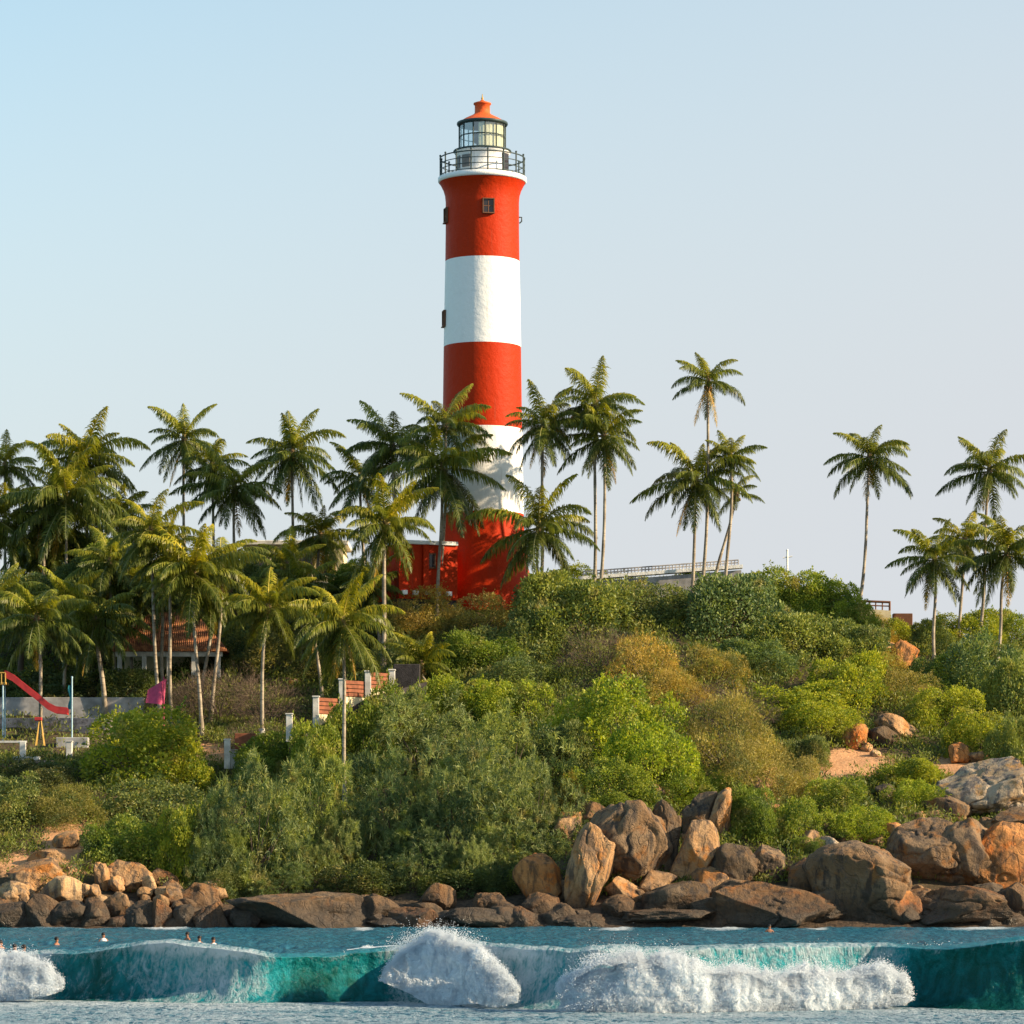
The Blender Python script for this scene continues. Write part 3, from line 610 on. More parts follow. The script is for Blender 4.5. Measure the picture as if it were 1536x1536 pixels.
b = MB(); b.box(-hw-0.2, hw+0.2, -2.7, -2.5, ht-0.62, ht-0.28); b.build('beam', M['plaster'], pv)
for k in range(5):
    b = MB(); b.box(-0.16, 0.16, -2.76, -2.44, -0.5, ht-0.28, b=0.02); b.build('post', M['plaster'], pv, (-hw+0.1+k*(2*hw-0.2)/4, 0, 0))
b = MB(); b.box(-hw, hw, 1.2, 1.5, -0.5, ht-0.2); b.build('rear_wall', M['cream'], pv)
b = MB(); b.box(-hw-0.4, hw+0.4, -3.0, 2.0, -1.5, -0.05); b.build('floor_slab', M['concrete'], pv)
# hill-top terrace walls
def wallseg(name, label, cat, p0, p1, Y_, d, mats, cap=True):
    (xa, ta, ba), (xb, tb, bb) = p0, p1
    y1_ = Y_+d; P3 = lambda x, y, yy: (PX(x, Y_), yy, PZ(y, Y_))
    o = empty(name, P3((xa+xb)/2, max(ba, bb), Y_), label, cat); L = Vector(o.location)
    b = MB(); v_ = [P3(xa, ba, Y_), P3(xb, bb, Y_), P3(xb, bb, y1_), P3(xa, ba, y1_), P3(xa, ta, Y_), P3(xb, tb, Y_), P3(xb, tb, y1_), P3(xa, ta, y1_)]
    b.add([Vector(q)-L for q in v_], [[0, 3, 2, 1], [4, 5, 6, 7], [0, 1, 5, 4], [1, 2, 6, 5], [2, 3, 7, 6], [3, 0, 4, 7]]); b.build('wall', mats[0], o)
    return o, L, P3
o_, L_, P3 = wallseg('terrace_wall', 'long pale grey terrace wall with a white ledge and railing along the hilltop', 'wall', (872, 874, 905), (1112, 855, 890), 247, 0.6, [M['concrete']])
b = MB(); v_ = []
for (x, y) in ((868, 870), (1114, 852)):
    for dy in (-0.25, 0.85):
        for dz in (0, 0.24): p_ = Vector(P3(x, y, 247+dy))-L_; p_.z += dz; v_.append(p_)
b.add(v_, [[0, 4, 5, 1], [2, 3, 7, 6], [1, 5, 7, 3], [0, 2, 6, 4], [0, 1, 3, 2], [4, 6, 7, 5]]); b.build('ledge', M['white'], o_)
b = MB(); xa, xb = 875, 1108
for off in (5, 9, 13):
    b.tube([Vector(P3(xa, 870-off-0.2, 247.3))-L_, Vector(P3(xb, 852-off+0.4, 247.3))-L_], 0.05, 6)
for k in range(46):
    t_ = k/45; b.tube([Vector(P3(xa+(xb-xa)*t_, 870-18*t_, 247.3))-L_, Vector(P3(xa+(xb-xa)*t_, 870-18*t_-13, 247.3))-L_], 0.045, 5)
b.build('railing', M['concrete'], o_)
o_, L_, P3 = wallseg('ridge_wall', 'short brown railing wall on the ridge beside the lone leaning palm', 'wall', (1282, 912, 955), (1336, 916, 965), 251, 0.4, [M['cream']])
b = MB(); b.tube([Vector(P3(1284, 901, 251.2))-L_, Vector(P3(1335, 903, 251.2))-L_], 0.09, 6); b.tube([Vector(P3(1284, 907, 251.2))-L_, Vector(P3(1335, 909, 251.2))-L_], 0.05, 6)
for x in (1284, 1294, 1304, 1314, 1324, 1335): b.tube([Vector(P3(x, 916, 251.2))-L_, Vector(P3(x, 901.5, 251.2))-L_], 0.08 if x in (1284, 1335) else 0.05, 6)
b.build('railing', M['frame_brown'], o_)
tag_box('ridge_block', 'low brown block at the right end of the ridge railing', 'wall', PX(1340, 252), PX(1369, 252), 252, 252.8, PZ(975, 252), PZ(920, 252), M['frame_brown'])
q = MB(); q.tube([(0, 0, -0.8), (0, 0, 1.45)], 0.07, 8); q.tube([(-0.32, 0, 0.95), (0.36, 0, 1.05)], 0.05, 6); q.ico((0, 0, 1.5), 0.1, 0, 1)
tag(q.build('cross_post', M['white'], None, (PX(1181, 250), 250, PZ(856, 250))), 'small white cross-shaped post standing on the hilltop bushes', 'post')
# playground and its walls on the left
tag_box('upper_retaining_wall', 'upper grey concrete retaining wall behind the red slide', 'wall', PX(-90, 238), PX(216, 238), 238, 238.7, PZ(1085, 238), PZ(1046, 238), M['concrete'])
tag_box('lower_retaining_wall', 'lower rubble wall of pinkish stone under the red slide', 'wall', PX(-90, 232), PX(168, 232), 232, 232.8, PZ(1112, 232), PZ(1077, 232), M['pinkwall'])
tag_box('stone_kerb', 'pale stone kerb below the rubble wall beside the flag pole', 'kerb', PX(84, 227), PX(132, 227), 227, 227.8, PZ(1122, 227), PZ(1106, 227), M['concrete'])
sl = empty('playground_slide', (PX(20, 229), 229, PZ(1100, 229)), 'red playground slide with a yellow platform at the left edge', 'slide')
S_ = sc(229); L_ = Vector(sl.location); P3 = lambda x, y, d=0: Vector((PX(x, 229), 229+d, PZ(y, 229)))-L_
path = [(8, 1014), (20, 1020), (40, 1036), (58, 1050), (72, 1062), (84, 1068), (102, 1070)]
v_, f_ = [], []
for (x, y) in path:
    for (dd, up) in ((-0.42, 0.38), (-0.36, 0.38), (-0.34, 0.0), (0.34, 0.0), (0.36, 0.38), (0.42, 0.38), (0.42, -0.1), (-0.42, -0.1)): p_ = P3(x, y, dd); p_.z += up; v_.append(p_)
for i in range(len(path)-1):
    for k in range(8): f_.append([i*8+k, i*8+(k+1) % 8, (i+1)*8+(k+1) % 8, (i+1)*8+k])
f_ += [list(range(7, -1, -1)), list(range((len(path)-1)*8, len(path)*8))]
q = MB(); q.add(v_, f_); q.build('chute', M['slide'], sl)
q = MB(); a_ = P3(-22, 1026); c_ = P3(11, 1022); q.box(a_.x, c_.x, -0.6, 0.6, a_.z-0.06, a_.z+0.1); q.build('platform', M['yellow'], sl)
q = MB()
for x in (-20, -14, -8, -2, 4, 10):
    q.tube([P3(x, 1026, -0.6), P3(x, 1010, -0.6)], 0.04, 6)
q.tube([P3(-20, 1010, -0.6), P3(10, 1010, -0.6)], 0.05, 6); q.build('guard_rail', M['yellow'], sl)
for x in (-18, 6):
    for dd in (-0.5, 0.5):
        q = MB(); q.tube([P3(x, 1026, dd), P3(x, 1112, dd)], 0.05, 6); q.build('leg', M['bluepaint'], sl)
q = MB(); q.tube([P3(60, 1056), P3(60, 1108)], 0.04, 6); q.build('chute_support', M['iron'], sl)
fp = empty('flag_pole', (PX(108, 227.5), 227.5, PZ(1106, 227.5)), 'thin white pole with a furled teal flag beside the slide', 'flag pole')
S_ = sc(227.5)
q = MB(); q.tube([(0, 0, -0.4), (0, 0, 90*S_)], 0.05, 8); q.ico((0, 0, 90*S_), 0.08, 0, 1); q.build('pole', M['bluepaint'], fp)
q = MB(); ng = 9
q.add([(-0.06-0.16*u*(1+0.4*math.sin(9*v)), 0.05*math.sin(u*5+v*4), (78-36*v)*S_) for v in np.linspace(0, 1, ng) for u in np.linspace(0, 1, 4)], [[i*4+k, i*4+k+1, i*4+k+5, i*4+k+4] for i in range(ng-1) for k in range(3)], 0, True); q.build('flag', M['teal'], fp)
sg = empty('seesaw_frame', (PX(60, 225), 225, PZ(1105, 225)), 'small yellow play frame with a red top in front of the slide', 'play frame')
S_ = sc(225)
q = MB()
for x in (-7, 7):
    q.tube([(x*S_*0.9, -0.25, -0.6), (x*S_*0.2, 0, 24*S_)], 0.05, 6); q.tube([(x*S_*0.9, 0.25, -0.6), (x*S_*0.2, 0, 24*S_)], 0.05, 6)
q.build('frame', M['yellow'], sg)
q = MB(); q.box(-8*S_, 3*S_, -0.2, 0.2, 24*S_, 29*S_, b=0.03); q.build('top_board', M['slide'], sg)
lp = empty('lamp_post', (PX(60, 233), 233, PZ(1060, 233)), 'dark post with a round white lamp among the left palms', 'lamp')
q = MB(); q.tube([(0, 0, -1), (0, 0, 2.9)], 0.06, 8); q.build('post', M['iron'], lp)
q = MB(); q.ico((0, 0, 3.05), 0.17, 0, 2); q.build('lamp_globe', M['plaster'], lp)
q = MB(); nn = 12
q.add([((u-0.5)*1.25+0.15*v_, 0.12*math.sin(u*7)+0.25*v_, 0.3*(u-0.3)+(v_-0.5)*1.5*(0.6+0.6*u)) for v_ in np.linspace(0, 1, nn) for u in np.linspace(0, 1, nn)], [[i*nn+k, i*nn+k+1, i*nn+k+nn+1, i*nn+k+nn] for i in range(nn-1) for k in range(nn-1)], 0, True)
q.tube([(0.62, 0.05, -2.2), (0.62, 0.05, 1.2)], 0.04, 6)
tag(q.build('pink_cloth', M['pink'], None, (PX(232, 231), 231, PZ(1042, 231))), 'bright pink cloth hanging on a stick between the thin left trunks', 'cloth')
# boundary parapet with white posts at the left edge
bp = empty('boundary_fence', (PX(40, 222), 222, PZ(1142, 222)), 'low fence with white posts and brown rail along the left terrace edge', 'fence'); S_ = sc(222); L_ = Vector(bp.location)
q = MB(); q.box(PX(-60, 222)-L_.x, PX(86, 222)-L_.x, -0.1, 0.25, -1.2, 1.5*S_); q.build('base_wall', M['pinkwall'], bp)
q = MB(); q.box(PX(18, 222)-L_.x, PX(60, 222)-L_.x, -0.14, 0.3, 1.5*S_, 7*S_, b=0.02); q.build('white_kerb', M['plaster'], bp)
q = MB(); q.box(PX(-60, 222)-L_.x, PX(40, 222)-L_.x, 0.0, 0.14, 28*S_, 31*S_); q.build('rail', M['plaster'], bp)
for x in (-30, 34):
    q = MB(); q.box(-0.19, 0.19, -0.08, 0.24, 7*S_ if x > 0 else 0, 30*S_, b=0.02); q.build('post', M['plaster'], bp, (PX(x, 222)-L_.x, 0, 0))
for (x, y0_, y1_, Y_, lb) in ((104, 1113, 1132, 224, 'short white bollard under the flag pole beside green bush'), (341, 1110, 1142, 222.5, 'white square bollard standing alone right of the bright round bush'), (351, 1126, 1142, 223.3, 'small pale stone block beside the lone white bollard')):
    q = MB(); h_ = (y1_-y0_)*sc(Y_); q.box(-0.2, 0.2, -0.2, 0.2, -0.5, h_, b=0.03); q.box(-0.24, 0.24, -0.24, 0.24, h_, h_+0.07, b=0.02); tag(q.build('bollard' if y0_ != 1126 else 'stone_block', M['plaster'], None, (PX(x, Y_), Y_, PZ(y1_, Y_))), lb, 'bollard' if y0_ != 1126 else 'block')
# stepped parapet climbing the slope
st = empty('stepped_parapet', (PX(470, 221), 221, PZ(1085, 221)), 'stepped parapet with white posts and rust red slats climbing the slope', 'parapet'); L_ = Vector(st.location)
steps = [(434, 1072, 1112, 219), (474, 1046, 1092, 221), (513, 1020, 1068, 222.5), (552, 1008, 1046, 224), (588, 1006, 1036, 225.5)]
pts_ = []
for i, (x, t0, b0, Y_) in enumerate(steps):
    c_ = Vector((PX(x, Y_), Y_, PZ(b0, Y_)))-L_; h_ = (b0-t0)*sc(Y_); pts_.append((c_, h_))
    q = MB(); q.box(-0.2, 0.2, -0.2, 0.2, -0.02, h_, b=0.02); q.box(-0.25, 0.25, -0.25, 0.25, h_, h_+0.09, b=0.02); q.build('post', M['plaster'], st, c_)
for i in range(1, 4):
    (c0, h0), (c1, h1) = pts_[i], pts_[i+1]; q = MB(); ln = (c1-c0).x
    dy = (c1-c0).y
    def slab(za, zb_, th, q):
        v_ = [(0.2, -th, za), (ln-0.2, dy-th, za), (ln-0.2, dy+th, za), (0.2, th, za), (0.2, -th, zb_), (ln-0.2, dy-th, zb_), (ln-0.2, dy+th, zb_), (0.2, th, zb_)]
        q.add(v_, [[0, 3, 2, 1], [4, 5, 6, 7], [0, 1, 5, 4], [1, 2, 6, 5], [2, 3, 7, 6], [3, 0, 4, 7]])
    for k in range(4): slab(h0-0.02-k*0.27-0.22, h0-0.02-k*0.27, 0.07, q)
    q.build('slat_panel', M['rust'], st, c0)
    q = MB(); slab(-0.6, h0-1.10, 0.12, q); q.build('cream_panel', M['cream'], st, c0)
q = MB(); v_ = []
for (c_, h_) in pts_+[(Vector((PX(640, 227), 227, PZ(1022, 227)))-L_, 0)]:
    for dd in (-0.35, 0.35):
        for zz_ in (-1.9, -0.05): v_.append((c_.x, c_.y+dd, c_.z+(zz_ if zz_ > -1 else -2.8)))
f_ = []
for i in range(len(pts_)):
    a_ = i*4; f_ += [[a_, a_+4, a_+5, a_+1], [a_+2, a_+3, a_+7, a_+6], [a_+1, a_+5, a_+7, a_+3], [a_, a_+2, a_+6, a_+4]]
f_ += [[0, 1, 3, 2], [20, 22, 23, 21]]
q.add(v_, f_); q.build('base', M['darkwall'], st)
q = MB(); x0, x1 = PX(590, 228.5), PX(630, 228.5); q.box(x0, x1, 228.5, 229.1, PZ(1035, 228.5), PZ(996, 228.5), b=0.04); tag(q.build('landing_wall', M['darkwall']), 'dark stone wall at the top of the stepped parapet', 'wall')
q = MB(); x0, x1 = PX(352, 222.5), PX(384, 222.5); q.box(x0, x1, 222.5, 222.7, PZ(1124, 222.5), PZ(1100, 222.5), b=0.02); tag(q.build('slat_screen', M['rust']), 'short rust red slat screen left of the white-footed palm', 'screen')

# ------------------------------------------------------------------ rocks
def rock_mesh(name, seed, sub=4, cuts=9, flat=0.72, rough=0.10):
    rs = np.random.default_rng(seed); V, Q = ico_arr(sub); V = V.copy()
    for k in range(cuts):
        n = rs.normal(size=3); n /= np.linalg.norm(n); d = rs.uniform(flat-0.16, flat+0.2)
        over = np.maximum(V@n-d, 0); V -= over[:, None]*n*0.92
    o = rs.uniform(0, 50, 3); nrm = V/np.linalg.norm(V, axis=1)[:, None]
    d = fbm(V[:, 0]*1.5+o[0], V[:, 1]*1.5+o[1], V[:, 2]*1.5+o[2], seed=seed % 97, oct=5, gain=0.5)
    cr = np.abs(fbm(V[:, 0]*1.1+o[1], V[:, 1]*1.1+o[2], V[:, 2]*1.1+o[0], seed=seed % 89+3, oct=3)); cr = -0.16*np.exp(-(cr/0.035)**2)
    V = V+nrm*(rough*d*1.4+cr*rough*4)[:, None]
    lo, hi = V.min(0), V.max(0); V = (V-(lo+hi)/2)/((hi-lo)/2)
    return V, Q
TAN, PALE, GREY, DARK, ORG, BRN, PINK = (1.05, 0.98, 0.86), (1.3, 1.32, 1.25), (0.52, 0.53, 0.54), (0.33, 0.36, 0.4), (1.15, 0.80, 0.46), (0.52, 0.46, 0.39), (1.05, 1.3, 1.65)
ROCKS = [  # label, centre px, centre py, width px, height px, tilt, tint, group
 ('tan boulder at the upper left of the left rock pile', 55, 1318, 78, 52, -8, TAN), ('pale rounded boulder at the left edge of the photo', 22, 1347, 58, 46, 0, PALE), ('broad sunlit cream boulder in the middle of the left pile', 92, 1342, 66, 52, 6, PALE),
 ('dark wet boulder at the left edge of the waterline', 12, 1380, 62, 50, 0, DARK), ('dark brown boulder under the pale rounded boulder', 62, 1372, 58, 54, 10, BRN), ('grey dark boulder below the broad cream boulder', 105, 1378, 56, 50, -5, DARK),
 ('small round tan stone perched atop the left rock pile', 139, 1300, 22, 20, 0, TAN), ('narrow upright tan stone beneath the perched round stone', 155, 1318, 26, 46, -12, TAN), ('large smooth tan boulder crowning the left pile', 190, 1318, 62, 52, 24, TAN),
 ('whitish flat stone below the upright tan stone', 143, 1350, 34, 20, 8, PALE), ('shaded brown boulder with a tan right side, left pile', 139, 1374, 46, 48, 0, BRN), ('tan rounded stone below the smooth crowning boulder', 174, 1360, 34, 40, 0, TAN), ('small orange stone at the foot of the tan rounded stone', 178, 1386, 34, 24, 0, ORG),
 ('thin leaning slab right of the smooth crowning boulder', 228, 1336, 18, 42, -24, PALE), ('grey brown stone leaning below the creeper at the left pile', 246, 1324, 40, 32, 30, BRN), ('dark boulder beside the bright orange egg shaped rock', 213, 1375, 44, 44, 0, DARK), ('bright orange egg shaped rock in the left pile', 241, 1376, 30, 48, 6, ORG),
 ('tan humped boulder at the right shoulder of the left pile', 268, 1350, 46, 34, 12, TAN), ('rounded brown boulder behind the humped tan boulder', 300, 1348, 62, 42, 18, BRN), ('dark gap stone between orange egg rock and yellow rock', 276, 1376, 32, 36, 0, DARK), ('yellow orange blocky rock ending the left pile at the water', 316, 1380, 56, 52, 8, ORG),
 ('low orange rock awash at the left waterline', 40, 1400, 42, 16, 0, ORG), ('flat dark stone at the water below the dark boulder', 205, 1394, 46, 20, 0, DARK), ('small orange lump low in the left pile', 116, 1386, 24, 30, 0, ORG), ('little tan stone at the water right of the egg rock', 279, 1394, 16, 24, 0, TAN), ('pale low shelf of stone at the left waterline', 240, 1402, 52, 14, 0, TAN), ('small dark stone at the far left waterline', 6, 1400, 26, 18, 0, ORG), ('low brown stone left of the flat dark stone', 160, 1396, 40, 16, 0, BRN), ('low rounded brown stone beside the left edge rock', 85, 1397, 40, 20, 0, BRN),
 ('small grey stone at the top left of the pile by the path', 86, 1300, 40, 22, 20, TAN),
 ('long whale backed grey rock with orange flank at the waterline', 452, 1372, 196, 64, 3, GREY), ('dark stone at the left end of the whale backed rock', 372, 1376, 46, 52, 0, DARK), ('brown ridge rock trailing right of the whale backed rock', 562, 1366, 66, 44, 14, BRN), ('small pale stone above the ridge rock at the bush foot', 553, 1350, 28, 14, 8, PALE), ('orange wedge rock at the water right of the ridge rock', 622, 1378, 70, 38, 16, ORG), ('low dark rock at the waterline under the ridge rock', 585, 1388, 70, 22, 0, DARK),
 ('round brown boulder under the big bush overhang', 656, 1350, 50, 46, 0, BRN), ('long flat dark rock right of the round brown boulder', 712, 1380, 90, 34, 0, DARK), ('lumpy brown rock behind the long flat dark rock', 734, 1358, 44, 36, 6, BRN), ('orange pointed rock left of the split slab', 780, 1380, 40, 38, -14, ORG), ('tan stone low beside the pointed orange rock', 752, 1386, 34, 22, 0, TAN),
 ('tilted orange slab with a sharp top left corner', 810, 1326, 62, 82, -20, ORG), ('grey brown block under the tilted orange slab', 812, 1360, 52, 40, -8, BRN), ('low brown rock awash left of the white surf', 868, 1388, 94, 30, -5, BRN), ('shadowed boulder deep under the bush left of the slab', 752, 1322, 40, 44, 0, DARK),
 ('tall tan pillar rock leaning left at the cliff foot', 884, 1308, 60, 128, 12, TAN), ('pinkish tan shoulder rock above the tall pillar rock', 852, 1245, 40, 58, 32, TAN), ('huge dark domed cliff boulder with tan crest', 938, 1278, 118, 138, 28, GREY), ('brown knob rock at the top left of the domed boulder', 886, 1228, 56, 46, 20, BRN), ('stone wedge at the foot of the domed boulder', 928, 1362, 46, 36, 0, BRN), ('small tan stone below the domed boulder', 940, 1338, 60, 30, 24, TAN),
 ('tan top stone of the dark cliff notch', 992, 1196, 30, 38, 0, TAN), ('dark cliff column between the domed boulder and the orange rock', 995, 1262, 46, 110, 0, DARK), ('orange brown oval rock standing in the cliff notch', 1044, 1282, 58, 96, 12, TAN), ('dark tall slab behind the orange oval rock', 1055, 1232, 56, 80, 0, DARK), ('sunlit tan blade rock leaning right above the cliff', 1082, 1230, 34, 88, 17, TAN),
 ('dark grey ridge of rock below the cliff notch', 1015, 1350, 90, 46, -14, DARK), ('dark hunched boulder right of the oval rock', 1100, 1302, 62, 66, 0, DARK), ('grey egg boulder under the creepers right of the cliff', 1150, 1298, 48, 54, 8, GREY), ('flat grey rock beneath the grey egg boulder', 1112, 1336, 66, 32, 0, GREY), ('low dark platform rock at the water below the cliff', 1000, 1376, 130, 22, 0, BRN), ('dark stone between the platform rock and the brown slope', 1065, 1362, 60, 30, 0, DARK),
 ('wide low brown rock sloping to the water', 1160, 1362, 200, 66, 6, BRN), ('small rounded stone at the water before the wide brown rock', 1150, 1386, 44, 18, 0, BRN), ('big dark rock with an orange split face near the water', 1285, 1330, 150, 118, 14, GREY), ('pinkish stone above the big dark split rock', 1238, 1272, 54, 32, 6, PINK), ('grey slab lying behind the big dark split rock', 1268, 1292, 64, 30, -6, GREY), ('brown shoulder rock at the left of the dark split rock', 1225, 1318, 80, 60, 0, BRN), ('orange faced stub rock at the foot of the dark split rock', 1352, 1362, 54, 54, 0, ORG), ('dark crevice rock between wide brown rock and split rock', 1240, 1360, 60, 54, 0, DARK),
 ('bright tan block perched among the right boulders', 1344, 1254, 62, 36, 4, TAN), ('large grey sloping boulder in the middle of the right rocks', 1402, 1284, 128, 100, 24, GREY), ('tall curved grey boulder right of the sloping boulder', 1452, 1288, 90, 104, 20, GREY), ('biggest right boulder with a glowing orange lower face', 1510, 1290, 112, 104, -12, ORG), ('dark brown low rock at the right waterline', 1442, 1362, 150, 60, 0, BRN), ('brown rock at the right edge by the water', 1526, 1352, 66, 50, -8, BRN), ('dark shadowed rock under the orange faced boulder', 1480, 1346, 60, 40, 0, DARK),
 ('broad pinkish grey granite slab at the right edge', 1476, 1188, 150, 84, -10, PINK), ('pale granite hump at the far right edge', 1532, 1192, 70, 76, 0, PINK), ('shaded lower step of the pinkish granite slab', 1420, 1216, 70, 40, 12, GREY), ('dark granite base under the pale right hump', 1525, 1238, 70, 50, 0, GREY), ('small tan stone left of the granite steps', 1377, 1228, 30, 20, 0, TAN), ('grey slanted stone beside the small tan stone', 1408, 1230, 38, 24, 22, GREY), ('pale flat shelf stone above the sloping grey boulder', 1398, 1248, 66, 22, 8, PALE), ('grey ledge stone left of the tall curved boulder', 1455, 1246, 60, 26, 0, GREY),
 ('orange standing stone on the right slope above bare earth', 1285, 1108, 36, 44, 28, ORG), ('sloping tan rock right of the orange standing stone', 1345, 1094, 62, 34, 26, TAN), ('small pale round stone below the orange standing stone', 1299, 1122, 18, 15, 0, PALE), ('smallest pale stone at the edge of bare earth', 1313, 1131, 15, 11, 0, PALE), ('dark rock in the hollow under the sloping tan rock', 1325, 1108, 44, 34, 0, DARK), ('upright tan stone above the granite slab', 1438, 1132, 28, 34, 0, ORG), ('pair stone of tan rock next to the upright tan stone', 1467, 1138, 32, 24, 10, TAN), ('orange rib of rock in the scrub right of the cliff', 1143, 1190, 18, 48, -22, TAN), ('pinkish rock below the orange rib in the scrub', 1160, 1216, 30, 26, -30, TAN), ('small grey stone in the bushes under bare earth', 1275, 1172, 36, 18, -10, GREY), ('dark stone peeping from bushes right of bare earth', 1328, 1188, 28, 22, 0, DARK),
 ('orange crag on the ridge below the railing', 1350, 988, 38, 50, 30, ORG), ('small pale stone at the foot of the orange crag', 1371, 998, 12, 12, 0, PALE), ('tan rock edge at the top of the orange crag', 1338, 948, 40, 30, 24, ORG), ('flat tan stone on the left bare path', 98, 1262, 40, 26, -20, TAN), ('low grey rock under the left bush beside the pale path', 70, 1288, 50, 24, -12, TAN), ('round pale boulder lying in dry brush left of the parapet', 432, 1024, 40, 16, 0, GREY)]
for i, (lb, cx, cy, w_, h_, tilt, tint) in enumerate(ROCKS):
    w_, h_ = w_*1.08, h_*1.04; wide = max(w_, h_); sub = 6 if wide > 110 else (5 if wide > 45 else 4)
    X_, Y_, Z_ = hit(cx, min(cy+h_*0.34, 1393), 198.6)
    s = sc(Y_); dep = s*(0.55*w_+0.3*h_)*0.55
    V, Q = rock_mesh('rock', 1000+i*13, sub, cuts=(10 if tint in (GREY, PALE) else 14), flat=0.70, rough=0.10)
    V = V*np.array([w_*s*0.54, dep, h_*s*0.55]); a = R(tilt); ca, sa = math.cos(a), math.sin(a)
    V = np.stack([V[:, 0]*ca+V[:, 2]*sa, V[:, 1], -V[:, 0]*sa+V[:, 2]*ca], -1)
    yc = Y_+dep*0.35
    big_ = any(k in lb for k in ('stone', 'lump', 'knob'))
    o = link('stone' if big_ else ('boulder' if 'boulder' in lb else 'rock'), np_mesh('rock', V, Q, [M['granite']], True), None, (PX(cx, yc), yc, PZ(cy, yc)))
    o.color = (*tint, 1); tag(o, lb, 'rock', 'rocks along the shore' if cy > 1195 else 'rocks on the slope')

# dark stones wedged between the named rocks
fr_ = random.Random(21); FPROTO = []
for k in range(8):
    V, Q = rock_mesh('rock', 5000+k*17, 4, 14, 0.66, 0.1); FPROTO.append(np_mesh('rock', V, Q, [M['granite']], True))
spots = [(fr_.uniform(330, 860), fr_.uniform(1368, 1394)) for k in range(20)]+[(fr_.uniform(830, 1536), fr_.uniform(1335, 1390)) for k in range(24)]+[(fr_.uniform(1180, 1540), fr_.uniform(1235, 1335)) for k in range(16)]+[(fr_.uniform(0, 330), fr_.uniform(1345, 1398)) for k in range(14)]+[(fr_.uniform(960, 1110), fr_.uniform(1235, 1340)) for k in range(8)]
for (x, y) in spots:
    X_, Y_, Z_ = hit(x, min(y+10, 1393), 198.6); s = sc(Y_); w_ = fr_.uniform(24, 66)
    o = link('rock', fr_.choice(FPROTO), None, (PX(x, Y_+0.9), Y_+0.9, PZ(y, Y_+0.9))); o.scale = (w_*s*0.55, w_*s*0.5, w_*s*fr_.uniform(0.28, 0.5)); o.rotation_euler = (fr_.uniform(-.3, .3), fr_.uniform(-.4, .4), fr_.uniform(0, 6))
    k = fr_.uniform(0.45, 0.85); o.color = (k, k*0.95, k*0.9, 1); tag(o, 'dark brown rock wedged between the larger boulders above the water', 'rock', 'dark rocks wedged along the shore')

for k in range(26):                                  # small pale stones scattered over the left pile
    x, y = fr_.uniform(5, 335), fr_.uniform(1312, 1372); y += max(0, x-230)*0.12
    X_, Y_, Z_ = hit(x, y+6, 198.6); Y_ -= 0.9; s = sc(Y_); w_ = fr_.uniform(15, 34)
    o = link('stone', fr_.choice(FPROTO), None, (PX(x, Y_), Y_, PZ(y, Y_))); o.scale = (w_*s*0.55, w_*s*0.5, w_*s*fr_.uniform(0.34, 0.55)); o.rotation_euler = (fr_.uniform(-.4, .4), fr_.uniform(-.5, .5), fr_.uniform(0, 6))
    q_ = fr_.uniform(1.15, 1.5); o.color = (q_, q_*0.97, q_*0.88, 1); tag(o, 'small pale tan stone scattered among the boulders of the left rock pile', 'rock', 'small tan stones on the left rock pile')

# ------------------------------------------------------------------ shrubs
def leaf_quads(P, N, L, Wd, rs, up=0.0, droop=0.0, bend=False):
    """narrow leaves at P growing roughly along N; returns verts, quads"""
    n = len(P); d = N + rs.normal(0, 0.55, (n, 3)); d[:, 2] += up; d /= np.linalg.norm(d, axis=1)[:, None]
    r = rs.normal(size=(n, 3)); sd = np.cross(d, r); sd /= np.linalg.norm(sd, axis=1)[:, None]+1e-9
    l = L*rs.uniform(0.6, 1.35, n)[:, None]; wv = Wd*rs.uniform(0.7, 1.3, n)[:, None]
    if not bend:
        a = P-sd*wv*0.25; b = P+sd*wv*0.25; m1 = P+d*l*0.5+sd*wv*0.5; m0 = P+d*l*0.5-sd*wv*0.5; tp = P+d*l
        V = np.stack([P, m1, tp, m0], 1).reshape(-1, 3); return V, np.arange(n*4).reshape(-1, 4)
    g = np.array([0, 0, -1.0])
    q = P+d*l*0.55; d2 = d+g*droop; d2 /= np.linalg.norm(d2, axis=1)[:, None]; e_ = q+d2*l*0.5
    V = np.stack([P-sd*wv*0.4, P+sd*wv*0.4, q+sd*wv*0.5, q-sd*wv*0.5, e_+sd*wv*0.08, e_-sd*wv*0.08], 1).reshape(-1, 3)
    k = np.arange(n)[:, None]*6; return V, np.concatenate([k+np.array([[0, 1, 2, 3]]), k+np.array([[3, 2, 4, 5]])], 1).reshape(-1, 4)
